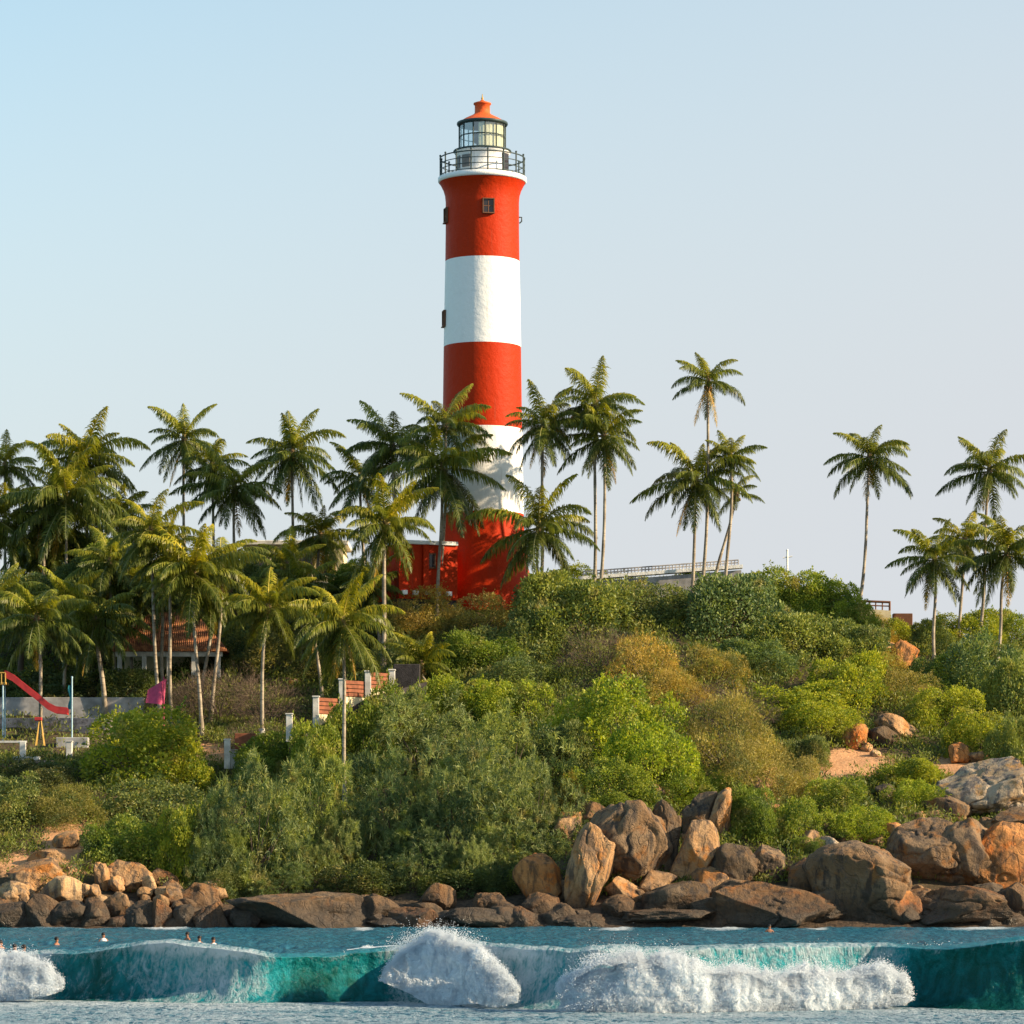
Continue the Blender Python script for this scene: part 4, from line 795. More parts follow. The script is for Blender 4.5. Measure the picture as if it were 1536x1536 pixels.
def dome_points(rs, nl, lr, nleaf):
    th = rs.uniform(0, 2*math.pi, nl); z = rs.uniform(-0.25, 1.0, nl); rr = np.sqrt(1-np.clip(z, -1, 1)**2)*1.0
    q = rs.uniform(0.55, 0.93, nl); Cn = np.stack([rr*np.cos(th)*q, rr*np.sin(th)*q, z*q], -1)
    rad = lr*rs.uniform(0.4, 1.45, nl)
    Cn *= (1+0.45*fbm(Cn[:, 0]*1.3+nl, Cn[:, 1]*1.3, Cn[:, 2]*1.3, seed=int(rs.integers(90)), oct=2))[:, None]
    i = rs.choice(nl, nleaf, p=rad**2/np.sum(rad**2)); u = rs.normal(size=(nleaf, 3)); u /= np.linalg.norm(u, axis=1)[:, None]
    out = Cn[i]/np.linalg.norm(Cn[i], axis=1)[:, None]; u = u+out*0.55; u /= np.linalg.norm(u, axis=1)[:, None]
    P = Cn[i]+u*(rad[i]*rs.uniform(0.72, 1.08, nleaf)**0.8)[:, None]
    ns = 70; j = rs.choice(nl, ns); u2 = rs.normal(size=(ns, 3)); u2[:, 2] = np.abs(u2[:, 2]); u2 += out[rs.integers(0, nleaf, ns)]*0; u2 /= np.linalg.norm(u2, axis=1)[:, None]
    o2 = Cn[j]/(np.linalg.norm(Cn[j], axis=1)[:, None]+1e-6); u2 = u2*0.6+o2; u2 /= np.linalg.norm(u2, axis=1)[:, None]
    kk = max(6, nleaf//900); T = rs.uniform(0.85, 1.45, (ns, kk))*rs.uniform(0.8, 1.12, ns)[:, None]; base_ = Cn[j][:, None]+u2[:, None]*(rad[j][:, None]*T)[..., None]+rs.normal(0, 0.018, (ns, kk, 3))
    P[:ns*kk] = base_.reshape(-1, 3); u[:ns*kk] = np.repeat(u2, kk, 0)
    return P, u
UN = 3.2   # prototype radius in metres
def shrub_proto(kind, seed):
    rs = np.random.default_rng(seed)
    if kind == 'sage':
        P, N = dome_points(rs, 34, 0.30, 1500); P = np.repeat(P*UN, 14, 0)+rs.normal(0, 0.05, (1500*14, 3)); N = np.repeat(N, 14, 0)*0.7+rs.normal(0, 0.45, (1500*14, 3))
        return leaf_quads(P, N, 0.30, 0.036, rs, 0.3, 0.55, True)
    if kind == 'green':
        P, N = dome_points(rs, 34, 0.31, 17000); return leaf_quads(P*UN, N*0.5, 0.18, 0.12, rs, 0.25)
    if kind == 'dark':
        P, N = dome_points(rs, 28, 0.33, 17000); return leaf_quads(P*UN, N*0.6, 0.22, 0.10, rs, 0.1)
    if kind == 'olive':
        P, N = dome_points(rs, 40, 0.30, 14000); return leaf_quads(P*UN, N*0.7, 0.20, 0.055, rs, 0.3)
    P, N = dome_points(rs, 40, 0.30, 5200); return leaf_quads(P*UN, N, 0.55, 0.018, rs, 0.3)     # twigs
PROTO = {}
for k_, nv_ in (('sage', 3), ('green', 3), ('dark', 3), ('olive', 3), ('twig', 2)):
    for j in range(nv_):
        V, Q = shrub_proto(k_, 300+j*7+len(k_)); PROTO[k_, j] = np_mesh(k_+'_foliage', V, Q, [M[k_]])
b = MB()
rs_ = random.Random(4)
for k in range(9):
    a = rs_.uniform(0, 6.28); e_ = rs_.uniform(0.5, 1.2); d = Vector((math.cos(a)*math.cos(e_), math.sin(a)*math.cos(e_), math.sin(e_)))*UN*0.8
    b.tube([Vector((0, 0, -0.6)), d*0.4+Vector((rs_.uniform(-.2, .2), rs_.uniform(-.2, .2), 0)), d], [0.07, 0.05, 0.015], 5)
stem0 = b.build('stem', M['bark']); STEM = stem0.data; bpy.data.objects.remove(stem0)
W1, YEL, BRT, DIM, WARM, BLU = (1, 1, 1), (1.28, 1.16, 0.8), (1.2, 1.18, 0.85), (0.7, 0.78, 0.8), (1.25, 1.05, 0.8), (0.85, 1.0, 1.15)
SHRUBS = [  # label, category, kind, centre px, centre py, width px, height px, tint
 ('bright leafy round bush in front of the slide and left walls', 'green', 205, 1140, 225, 118, YEL), ('yellow green bush top catching sun right of the left round bush', 'green', 262, 1150, 120, 95, (1.32, 1.17, 0.78)), ('low dull green bush at the left edge below the white posts', 'dark', 30, 1205, 150, 90, W1), ('grey green scrub left of the bare path', 'olive', 90, 1215, 130, 60, DIM), ('dim tangled bush below the round bush on the left', 'dark', 215, 1215, 170, 80, W1),
 ('bright green bush above the left rock pile', 'green', 205, 1275, 150, 100, W1), ('sunlit yellow green bush beside the dark left thicket', 'green', 270, 1280, 100, 110, YEL), ('leafy clump dropping over the rock pile', 'green', 165, 1275, 90, 70, DIM), ('feathery sage bush spilling to the whale backed rock', 'sage', 380, 1262, 170, 190, W1), ('tall feathery sage bush left of the dark root hollow', 'sage', 455, 1230, 150, 180, BRT), ('low sage fringe behind the left rock pile end', 'sage', 330, 1290, 90, 120, DIM), ('sage clump hanging over the root hollow', 'sage', 500, 1275, 80, 90, W1),
 ('green bush under the stepped parapet', 'green', 440, 1140, 150, 70, DIM), ('green tuft at the foot of the pale front palm', 'green', 540, 1130, 110, 80, DIM), ('small bush left of the parapet foot', 'green', 390, 1160, 90, 60, DIM),
 ('top dome of the big sage mound below the parapet', 'sage', 640, 1120, 200, 130, W1), ('right shoulder of the big sage mound', 'sage', 760, 1150, 170, 150, BRT), ('left flank of the big sage mound', 'sage', 590, 1215, 150, 170, DIM), ('broad middle of the big sage mound above the rocks', 'sage', 690, 1225, 200, 180, W1), ('right flank of the big sage mound by the pillar rock', 'sage', 800, 1220, 120, 150, W1), ('lower fringe of the sage mound over the round boulder', 'sage', 640, 1290, 130, 90, DIM), ('lower right fringe of the sage mound over the slab', 'sage', 770, 1280, 140, 80, W1), ('sage tuft bulging low in the middle of the overhang', 'sage', 710, 1295, 90, 80, W1),
 ('bright green bush right of the short young palm', 'green', 690, 1060, 130, 70, BRT), ('bright green bush crowning the big sage mound', 'green', 775, 1065, 110, 70, BRT), ('large vivid green creeper mound in the centre slope', 'green', 915, 1095, 190, 130, BRT), ('vivid green creeper lobe above the domed boulder', 'green', 970, 1150, 150, 110, (1.3, 1.3, 0.8)), ('dark green creeper hollow left of the vivid mound', 'dark', 850, 1125, 90, 100, W1), ('green creeper draped right of the pinkish shoulder rock', 'green', 920, 1180, 120, 70, W1), ('green curtain of creeper above the cliff notch', 'green', 1020, 1165, 90, 70, W1), ('yellowish lip of brush above the pillar rock', 'olive', 858, 1190, 60, 60, YEL),
 ('brownish brush against the dark footing of the annex', 'olive', 628, 926, 130, 72, WARM),
 ('creeper tongue hanging onto the brown knob rock', 'green', 905, 1212, 100, 44, W1), ('creeper tongue hanging onto the tan top stone', 'green', 1008, 1192, 110, 46, DIM), ('small creeper clump behind the tan blade rock', 'green', 1085, 1182, 80, 44, W1), ('yellow olive brush growing over the orange crag', 'olive', 1335, 1005, 60, 40, YEL),
 ('dark low bush in the hollow right of the whale backed rock', 'dark', 560, 1322, 150, 52, (0.5, 0.55, 0.55)), ('dark low bush in the hollow behind the round brown boulder', 'dark', 690, 1326, 150, 50, (0.5, 0.55, 0.55)), ('sage fringe draped low behind the whale backed rock', 'sage', 410, 1325, 120, 60, DIM), ('dark low bush in the shade left of the tilted slab', 'dark', 765, 1318, 90, 60, (0.5, 0.55, 0.55)), ('dark bush behind the top of the left rock pile', 'dark', 325, 1330, 90, 50, (0.6, 0.62, 0.6)),  # darkened tints paint the hollow's shade into the dark low bushes
 ('dull olive scrub mound right of the vivid creeper', 'olive', 1090, 1120, 170, 120, W1), ('olive scrub slope above the tan blade rock', 'olive', 1140, 1170, 140, 90, W1), ('brownish scrub between creeper and ridge thicket', 'olive', 975, 1010, 130, 100, WARM), ('rusty dry scrub on the middle slope', 'olive', 1010, 1050, 130, 70, (1.15, 1.0, 0.8)), ('golden scrub patch below the dark ridge thicket', 'olive', 1075, 1005, 110, 70, YEL), ('brown dead patch of brush at the heart of the hill', 'twig', 905, 985, 130, 80, W1), ('grey brown twiggy strip under the yellow green band', 'twig', 1090, 1065, 170, 60, W1),
 ('yellow green band of bushes on the right slope', 'green', 1190, 1058, 180, 70, YEL), ('sunlit yellow green bush at the right shoulder', 'green', 1265, 1025, 130, 90, (1.32, 1.2, 0.78)), ('lower yellow green bush above the bare earth', 'green', 1225, 1090, 130, 60, YEL), ('yellow brush trailing right of the sloping tan rock', 'green', 1420, 1075, 110, 70, YEL), ('yellow green bush above the pale granite slab', 'green', 1470, 1110, 120, 70, (1.32, 1.17, 0.78)),
 ('dark green thicket right of the lighthouse foot', 'dark', 842, 915, 175, 128, BRT), ('sunlit green crest of the thicket under the twin palms', 'green', 855, 878, 110, 50, W1), ('dark bush left of the brown dead patch', 'dark', 790, 960, 150, 90, W1), ('olive bush on the slope below the lighthouse', 'olive', 720, 930, 130, 60, W1), ('mid green bush below the lighthouse bushes', 'green', 730, 985, 130, 70, DIM), ('dark bush above the bright centre bushes', 'dark', 760, 1020, 140, 60, DIM), ('yellowish bush in the dark thicket near the lighthouse', 'olive', 850, 930, 70, 60, YEL), ('dim green bush left of the short young palm', 'dark', 600, 985, 90, 50, W1), ('leafy bush right of the short young palm', 'green', 680, 990, 80, 70, DIM),
 ('dark olive brush under the long terrace wall', 'dark', 950, 910, 150, 70, W1), ('big dark blue green bush below the palm trio', 'dark', 1090, 915, 170, 120, BLU), ('green bush on the crest below the palm trio', 'green', 1075, 884, 120, 48, DIM), ('rounded green bush at the top of the hill', 'green', 1185, 899, 130, 72, W1), ('sunlit crest bush sloping toward the lone palm', 'green', 1240, 916, 100, 72, BRT), ('dark lower body of the hilltop bush', 'dark', 1180, 960, 150, 90, BRT), ('green bush at the foot of the lone leaning palm', 'green', 1280, 925, 80, 70, W1), ('dark hollow bush below the ridge railing', 'dark', 1270, 965, 110, 80, BRT), ('dark green strip below the big blue green bush', 'dark', 1120, 985, 150, 60, BLU), ('olive bush on the crest by the cross shaped post', 'green', 1140, 884, 80, 46, DIM),
 ('olive brush around the orange crag', 'olive', 1310, 975, 70, 50, YEL), ('sunlit bush under the right palm group', 'green', 1445, 945, 120, 60, YEL), ('leafy bush left of the front right palm', 'dark', 1395, 955, 70, 60, BRT), ('bush at the right edge below the palms', 'green', 1520, 950, 90, 70, W1), ('dark thicket on the right shoulder of the slope', 'dark', 1450, 1010, 150, 100, BLU), ('dark green bush at the right edge of the slope', 'dark', 1520, 1040, 120, 120, BRT), ('green bush right of the orange crag', 'green', 1400, 1015, 90, 70, W1), ('olive bush on the right mid slope', 'olive', 1370, 1045, 120, 60, W1), ('dark bush right of the yellow green granite bush', 'dark', 1520, 1115, 70, 90, BRT),
 ('green bush below the bare earth patch', 'green', 1250, 1205, 120, 60, W1), ('green cushion bush left of the perched tan block', 'green', 1300, 1240, 100, 50, BRT), ('olive green bush right of the tan blade rock', 'green', 1130, 1230, 90, 80, DIM), ('green bush among rocks right of the grey egg boulder', 'green', 1195, 1240, 100, 70, W1), ('yellow green cushion right of the bare earth', 'green', 1360, 1165, 120, 50, YEL), ('green cushion above the small tan stone', 'green', 1375, 1200, 90, 50, BRT), ('olive scrub between the rib rock and the bare earth', 'olive', 1200, 1180, 90, 70, W1), ('low bush at the left of the bare earth', 'dark', 1215, 1130, 70, 60, W1), ('low green bush left of the perched block', 'green', 1215, 1275, 60, 30, DIM),
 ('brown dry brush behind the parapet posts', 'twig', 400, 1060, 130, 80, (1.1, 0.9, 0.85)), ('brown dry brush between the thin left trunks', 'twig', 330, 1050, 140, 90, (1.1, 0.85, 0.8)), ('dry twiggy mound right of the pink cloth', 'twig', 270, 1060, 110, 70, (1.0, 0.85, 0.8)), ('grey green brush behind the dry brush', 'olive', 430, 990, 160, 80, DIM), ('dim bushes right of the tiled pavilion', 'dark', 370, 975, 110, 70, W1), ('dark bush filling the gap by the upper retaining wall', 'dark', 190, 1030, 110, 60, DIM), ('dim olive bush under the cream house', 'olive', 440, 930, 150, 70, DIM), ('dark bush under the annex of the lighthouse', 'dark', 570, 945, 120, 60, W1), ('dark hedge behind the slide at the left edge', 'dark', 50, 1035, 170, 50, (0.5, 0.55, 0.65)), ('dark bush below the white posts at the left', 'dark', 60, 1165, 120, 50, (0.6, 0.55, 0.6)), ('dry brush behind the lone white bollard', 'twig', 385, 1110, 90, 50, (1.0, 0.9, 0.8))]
RNGs = random.Random(11)
def put_shrub(lb, kind, X_, Y_, Z_, ax, ay, az_, tint, name=None, cat='bush', group='bushes on the hillside', stem=True):
    """dome of half-width ax, half-depth ay, height az_ on the point X_,Y_,Z_"""
    me = PROTO[kind, RNGs.randrange(3 if kind != 'twig' else 2)]
    o = link(name or ('dry_shrub' if kind == 'twig' else 'shrub'), me, None, (X_, Y_, Z_)); rz = RNGs.choice((0, 1, 2, 3))*math.pi/2+RNGs.uniform(-0.2, 0.2)
    o.rotation_euler = (0, 0, rz); sx, sy = (ax, ay) if abs(math.sin(rz)) < 0.7 else (ay, ax)
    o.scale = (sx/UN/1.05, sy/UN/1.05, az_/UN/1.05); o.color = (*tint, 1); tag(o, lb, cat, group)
    if stem: link('stem', STEM, o)
    return o
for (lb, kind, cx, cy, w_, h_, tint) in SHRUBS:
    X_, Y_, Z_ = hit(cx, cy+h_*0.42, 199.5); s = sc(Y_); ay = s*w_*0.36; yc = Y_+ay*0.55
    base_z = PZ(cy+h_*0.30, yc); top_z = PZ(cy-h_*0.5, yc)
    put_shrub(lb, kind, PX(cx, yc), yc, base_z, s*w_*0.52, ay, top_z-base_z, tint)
for (lb, cx, top, w_, Y_, tint) in (('dim green bush along the lower end of the stepped parapet', 476, 1100, 104, 218.3, W1), ('green bush under the middle of the stepped parapet', 538, 1068, 110, 220.6, W1), ('green bush under the top of the stepped parapet', 602, 1042, 100, 223.2, DIM)):
    s = sc(Y_); X_ = PX(cx, Y_); g_ = gz(X_, Y_)-0.3; put_shrub(lb, 'green', X_, Y_, g_, s*w_*0.52, 1.7, PZ(top, Y_)-g_, tint)
for (lb, kind, cx, top, w_, Y_, tint) in (('yellow green bush in front of the low brown ridge block', 'green', 1362, 930, 70, 249.5, YEL), ('olive bush below the short ridge railing wall', 'olive', 1318, 924, 60, 249, YEL)):
    s = sc(Y_); X_ = PX(cx, Y_); g_ = gz(X_, Y_)-0.4; put_shrub(lb, kind, X_, Y_, g_, s*w_*0.52, 1.3, max(1.2, PZ(top, Y_)-g_), tint)
# ground cover between the bushes: grass, creepers and seedlings nobody could count
rs = np.random.default_rng(77); n = 760000
X_ = rs.uniform(-42, 42, n); Y_ = rs.uniform(200, 268, n); Z_ = ground(X_, Y_); px_ = CX+X_*F/Y_; py_ = H0-(Z_-CAMZ)*F/Y_
keep = (px_ > -120) & (px_ < 1660)
for (a, b_, c_, d) in SOIL: keep &= ~(np.hypot((px_-a)/c_, (py_-b_)/d) < rs.uniform(0.7, 1.25, n))
keep &= ~((py_ > 1330+20*vnoise(px_*0.02, px_*0)) )
keep &= ~((px_ < 200) & (py_ > 1060) & (py_ < 1135) & (rs.uniform(0, 1, n) < 0.8))
keep &= ~(np.hypot(X_-LX, Y_-LY) < 4.2)
keep &= fbm(X_*0.5, Y_*0.5, seed=91) > rs.uniform(-0.9, 0.3, n)
P = np.stack([X_, Y_, Z_], -1)[keep]; hgt = 0.5*(1+fbm(P[:, 0]*0.55, P[:, 1]*0.55, seed=93)*3.0); P[:, 2] += np.abs(rs.uniform(0, 1, len(P)))*np.clip(hgt, 0.08, 1.5)
V, Q = leaf_quads(P, np.tile([0, 0, 0.5], (len(P), 1)), 0.26, 0.085, rs, 0.2)
gc = link('ground_cover', np_mesh('ground_cover', V, Q, [M['cover']])); tag(gc, 'low creepers and grass covering the slope between the bushes', 'ground cover', kind='stuff')
# bare twisted roots in the hollow under the sage bushes
q = MB(); rr_ = random.Random(3)
Xr, Yr, Zr = hit(500, 1335, 199)
for k in range(8):
    a = rr_.uniform(-1.0, 1.0); p0 = Vector((a, rr_.uniform(-0.2, 0.5), -0.3)); pts = [p0]
    for j in range(6): p0 = p0+Vector((rr_.uniform(-0.28, 0.28), rr_.uniform(-0.1, 0.12), rr_.uniform(0.12, 0.42))); pts.append(p0)
    q.tube([p_*0.75 for p_ in pts], [0.05-0.005*j for j in range(7)], 6)
rt = q.build('twisted_roots', M['bark'], None, (Xr, Yr+0.2, Zr)); tag(rt, 'twisted brown roots hanging in the dark hollow under the sage bushes', 'roots')

# ------------------------------------------------------------------ coconut palms
def frond_proto(elev, droop, seed, dead=False):
    rs = np.random.default_rng(seed); n = 26; el = R(elev); pts = [np.zeros(3)]; ds = []
    side = rs.uniform(-0.25, 0.25)
    for i in range(n):
        t = i/n; a = el-R(droop)*t**1.6; d = np.array([math.cos(a)*math.cos(side*t), math.cos(a)*math.sin(side*t), math.sin(a)]); ds.append(d); pts.append(pts[-1]+d/n)
    ds.append(ds[-1]); pts = np.array(pts); ds = np.array(ds); V, Q = [], []
    o = 0
    for i in range(n):                                # midrib
        for k in (i, i+1):
            r = 0.013*(1-0.8*k/n); d = ds[k]; sd = np.cross(d, [0, 0, 1]); sd /= np.linalg.norm(sd)+1e-6; up = np.cross(sd, d)
            V += [pts[k]+sd*r, pts[k]+up*r, pts[k]-sd*r, pts[k]-up*r]
        for k in range(4): Q.append([o+k, o+(k+1) % 4, o+4+(k+1) % 4, o+4+k])
        o += 8
    m = 84; g = np.array([0, 0, -1.0])
    for sgn in (-1, 1):
        for j in range(m):
            t = 0.10+0.89*(j+rs.uniform(-0.3, 0.3))/m; t = min(max(t, 0.08), 0.995)
            if rs.uniform() < (0.35 if dead else 0.05): continue
            f = t*n; k = min(int(f), n-1); p = pts[k]+(pts[k+1]-pts[k])*(f-k); d = ds[k]
            sd = np.cross(d, [0, 0, 1]); sd /= np.linalg.norm(sd)+1e-6; up = np.cross(sd, d)
            L = 0.25*(0.35+0.65*math.sin(math.pi*min(1, t*0.85+0.18))**0.8)*(1-0.45*t**5)*rs.uniform(0.85, 1.12)
            dr = sd*sgn*(0.95-0.35*t)+d*(0.40+0.55*t)*rs.uniform(0.6, 1.5)+up*rs.uniform(-0.25, 0.35); dr /= np.linalg.norm(dr)
            hang = (1.7 if not dead else 1.8)*rs.uniform(0.35, 1.75)
            q1 = p+dr*L*0.32; d2 = dr+g*0.75*hang; d2 /= np.linalg.norm(d2); q2 = q1+d2*L*0.38; d3 = d2+g*0.9*hang; d3 /= np.linalg.norm(d3); q3 = q2+d3*L*0.34
            wd = 0.0085*rs.uniform(0.8, 1.2); a = d*wd
            V += [p-a*0.7, p+a*0.7, q1+a, q1-a, q2+a*0.75, q2-a*0.75, q3+a*0.15, q3-a*0.15]
            Q += [[o, o+1, o+2, o+3], [o+3, o+2, o+4, o+5], [o+5, o+4, o+6, o+7]]; o += 8
    return np_mesh('frond', V, Q, [M['frond'], M['petiole']], mat_idx=[1]*(n*4)+[0]*(len(Q)-n*4))
FR = {}
for el_, dr_ in ((80, 34), (68, 52), (54, 64), (36, 70), (18, 68), (0, 58), (-22, 46), (-45, 32), (-66, 16)):
    FR[el_] = [frond_proto(el_+d_, dr_*f_, 500+abs(el_)*3+j, el_ < -60) for j, (d_, f_) in enumerate(((0, 1.0), (5, 1.25), (-5, 0.8)))]
q = MB(); rr_ = random.Random(2)
for k in range(9): q.ico((rr_.uniform(-0.3, 0.3), rr_.uniform(-0.3, 0.3), rr_.uniform(-0.42, -0.02)), rr_.uniform(0.10, 0.15), 0, 2, (1, 1, 1.25))
tmp = q.build('coconuts', M['coconut']); NUTS = tmp.data; bpy.data.objects.remove(tmp)
GRP = {'r': 'palms on the right ridge', 'c': 'palms around the lighthouse', 'l': 'palms on the left grounds'}
def palm(lb, cpx, cpy, bpx, bpy_, rpx, nf=22, Y=None, g='l', bow=0.0, tint=(1, 1, 1), lean=0.0, lo=-50, thick=1.0, sparse=False, dead=1, spear=0.25, name='coconut_palm'):
    rs = random.Random(int(cpx*31+cpy*7))
    if Y is None: X_, Y_, Z_ = hit(bpx, bpy_, 200)
    else: Y_ = Y; X_ = PX(bpx, Y_); Z_ = gz(X_, Y_)
    s = sc(Y_); top = Vector((PX(cpx, Y_)-X_, lean, PZ(cpy, Y_)-Z_))
    o = empty(name, (X_, Y_, Z_), lb, 'palm tree', GRP[g])
    n = 14; pts = []; rad = []
    kx = rs.uniform(-0.12, 0.12)
    for i in range(n+1):
        t = i/n; p = top*t; p.x += bow*s*math.sin(math.pi*t)+kx*math.sin(2*math.pi*t); p.y += 0.15*math.sin(3*t+bow); pts.append(p)
        rad.append((0.135+0.09*max(0, 1-t*7)-0.045*t+0.006*math.sin(i*2.3))*thick)
    pts[0].z -= 0.7
    q = MB(); q.tube(pts, rad, 10); q.build('trunk', M['palm_bark'], o)
    q = MB(); q.tube([top+Vector((0, 0, -0.5)), top+Vector((0, 0, -0.15)), top+Vector((0, 0, 0.35)), top+Vector((0, 0, 0.75))], [0.13*thick, 0.23*thick, 0.18*thick, 0.05], 10); q.build('crown_shaft', M['rachis'], o)
    nu = link('coconut_bunch', NUTS, o, top+Vector((0, 0, -0.12))); nu.scale = (0.9,)*3; nu.rotation_euler = (0, 0, rs.uniform(0, 6))
    Rm = rpx*s*1.24; els = sorted(FR)
    ga = rs.uniform(0, 6.28); nf = max(8, round(nf*1.12))
    for i in range(nf):
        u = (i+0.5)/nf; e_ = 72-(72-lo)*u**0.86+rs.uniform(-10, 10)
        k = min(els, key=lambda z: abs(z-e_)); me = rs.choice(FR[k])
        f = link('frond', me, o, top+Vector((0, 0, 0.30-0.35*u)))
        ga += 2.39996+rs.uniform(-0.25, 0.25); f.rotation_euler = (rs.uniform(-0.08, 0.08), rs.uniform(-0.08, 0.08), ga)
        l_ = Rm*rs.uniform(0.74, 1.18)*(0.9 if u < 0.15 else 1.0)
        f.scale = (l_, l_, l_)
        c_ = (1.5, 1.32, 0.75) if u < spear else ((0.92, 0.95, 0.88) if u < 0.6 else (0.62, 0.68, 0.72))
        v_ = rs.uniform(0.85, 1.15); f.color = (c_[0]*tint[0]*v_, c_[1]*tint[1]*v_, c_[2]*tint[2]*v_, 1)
    for i in range(dead):
        f = link('dead_frond', rs.choice(FR[-66]), o, top+Vector((0, 0, -0.25))); ga += 2.1; f.rotation_euler = (0, 0, ga); l_ = Rm*rs.uniform(0.7, 0.95); f.scale = (l_,)*3
        f.color = (1.9, 1.15, 0.75, 1)
    return o
DK = (0.95, 0.98, 1.0); YL = (1.25, 1.15, 0.85)
palm('lone tall palm leaning right on the right skyline', 1304, 690, 1285, 905, 64, 20, None, 'r', bow=4, lo=-40)
palm('highest palm of the right edge group', 1484, 708, 1466, 930, 64, 20, 252, 'r', bow=2, lo=-45)
palm('front left palm of the right edge group', 1402, 842, 1402, 1000, 64, 22, None, 'r', lo=-45)
palm('middle pale palm behind the front left palm at right', 1447, 815, 1438, 925, 54, 20, 252, 'r', tint=YL)
palm('rightmost palm with a thick dark trunk', 1510, 832, 1494, 1000, 70, 24, None, 'r', lo=-45)
palm('tallest right hand palm with a small flat crown', 1062, 575, 1049, 858, 56, 14, 244, 'r', bow=6, lo=-15, dead=2)
palm('full crowned palm below the tallest one', 1044, 722, 1037, 858, 74, 22, 244.5, 'r', bow=1, lo=-50, dead=1)
palm('small palm on a straight stem right of the trio', 1096, 690, 1087, 855, 46, 16, 244.5, 'r', bow=2, lo=-30)
palm('low drooping palm on a slanting stem in the trio', 1104, 742, 1067, 855, 38, 7, 246, 'r', bow=-2, lo=-35, dead=0)
palm('upper palm of the twin stems right of the lighthouse', 893, 608, 889, 872, 64, 20, 241.5, 'c', bow=2, lo=-40)
palm('lower palm of the twin stems right of the lighthouse', 906, 658, 896, 875, 66, 22, 241, 'c', bow=5, lo=-55)
palm('slender palm touching the right side of the tower', 815, 640, 803, 868, 66, 22, 241, 'c', bow=5, lo=-60, dead=2)
palm('short wide palm before the tower foot on the right', 808, 795, 806, 880, 84, 20, 241, 'c', lo=-50, dead=0)
palm('broad dark palm across the left side of the tower', 663, 705, 655, 925, 88, 24, 243, 'c', bow=1, lo=-60)
palm('high palm crossing the red band left of the tower', 667, 640, 662, 930, 66, 16, 244, 'c', bow=2, lo=-25, dead=0)
palm('dark palm on the skyline left of the tower', 588, 672, 612, 880, 74, 22, 252, 'c', bow=-4, lo=-50, tint=DK)
palm('lush palm before the annex with a stout stem', 578, 790, 574, 975, 76, 24, 238, 'c', lo=-45, thick=1.25, tint=YL)
palm('yellow tipped palm above the cream house', 480, 805, 470, 900, 62, 22, 256, 'l', lo=-45, tint=YL)
palm('tall dark palm on the skyline with hanging fronds', 438, 682, 441, 850, 72, 24, 258, 'l', lo=-60, tint=DK)
palm('palm left of the tall dark one with a pale stem', 352, 735, 352, 860, 72, 22, 256, 'l', lo=-50)
palm('dark star shaped palm standing clear on the left skyline', 276, 662, 275, 860, 62, 20, 262, 'l', lo=-55, tint=DK)
palm('tall sunlit palm topping the left grove', 128, 690, 130, 880, 78, 24, 254, 'l', lo=-40, tint=YL)
palm('massive shaded palm in the left grove', 100, 750, 98, 900, 92, 26, 250, 'l', lo=-50)
palm('palm at the left edge under the grove top', 8, 700, 6, 880, 56, 20, 258, 'l', lo=-45, tint=YL)
palm('low fanning palm cut by the left edge', -8, 780, -10, 930, 70, 22, 250, 'l', lo=-50, tint=YL)
palm('grey green palm right of the massive grove palm', 180, 775, 178, 910, 66, 22, 254, 'l', lo=-50)
palm('arching yellow palm between grove and skyline palms', 226, 800, 243, 1092, 66, 22, None, 'l', bow=-3, lo=-45, tint=YL)
palm('large bright palm with a slim dark stem over the pavilion', 290, 862, 303, 1104, 84, 26, None, 'l', bow=-2, lo=-50, tint=YL)
pf_ = palm('palm with white painted foot left of the parapet', 402, 915, 393, 1115, 70, 18, None, 'l', bow=-4, lo=-35, tint=YL)
q = MB(); q.tube([(0, 0, -0.3), (-0.01, 0, 0.5), (-0.015, 0, 1.0)], [0.30, 0.225, 0.205], 12); q.build('painted_foot', M['plaster'], pf_)
palm('front palm with a pale straight stem below the parapet', 514, 935, 518, 1145, 82, 22, 215.5, 'c', lo=-60, tint=YL, dead=3)
palm('short young palm at the top of the steps', 632, 1000, 638, 1035, 56, 16, None, 'c', lo=5, tint=YL, dead=1)
palm('dim palm behind the slide at the left', 55, 930, 62, 1102, 74, 22, None, 'l', bow=3, lo=-50, tint=DK)
palm('dusky palm with a thick split stem by the wall', 142, 935, 158, 1080, 76, 24, None, 'l', bow=2, lo=-55, tint=DK, thick=1.4)
palm('dull palm low at the far left edge', -5, 900, -8, 1060, 64, 20, 240, 'l', lo=-50, tint=DK)
palm('shaded palm between the dusky and arching palms', 195, 880, 200, 1010, 70, 22, 244, 'l', lo=-50, tint=DK)
palm('palm with a crooked stem behind the pavilion', 332, 845, 316, 1082, 60, 18, None, 'l', bow=4, lo=-45)
palm('slim palm right behind the arching yellow palm', 250, 830, 258, 1092, 56, 18, None, 'l', bow=1, lo=-45)
palm('shaded palm behind the left grove', 60, 820, 66, 930, 70, 22, 254, 'l', lo=-50, tint=DK)
palm('dim palm between pavilion and cream house', 345, 890, 350, 990, 58, 18, 248, 'l', lo=-50, tint=DK)
palm('shaded low palm under the yellow tipped palm', 455, 880, 452, 960, 56, 18, 246, 'l', lo=-45)
palm('dull palm behind the front palm with pale stem', 560, 880, 571, 990, 52, 18, 242, 'c', lo=-45, tint=DK)
palm('slender palm rising between the skyline palms at left', 318, 700, 322, 900, 56, 18, 259, 'l', lo=-45)
palm('bushy palm low in front of the cream house', 432, 850, 436, 960, 60, 20, 249, 'l', lo=-45, tint=YL)
palm('yellowish palm crown wedged under the grove top', 62, 770, 66, 930, 66, 22, 252, 'l', lo=-45, tint=YL)
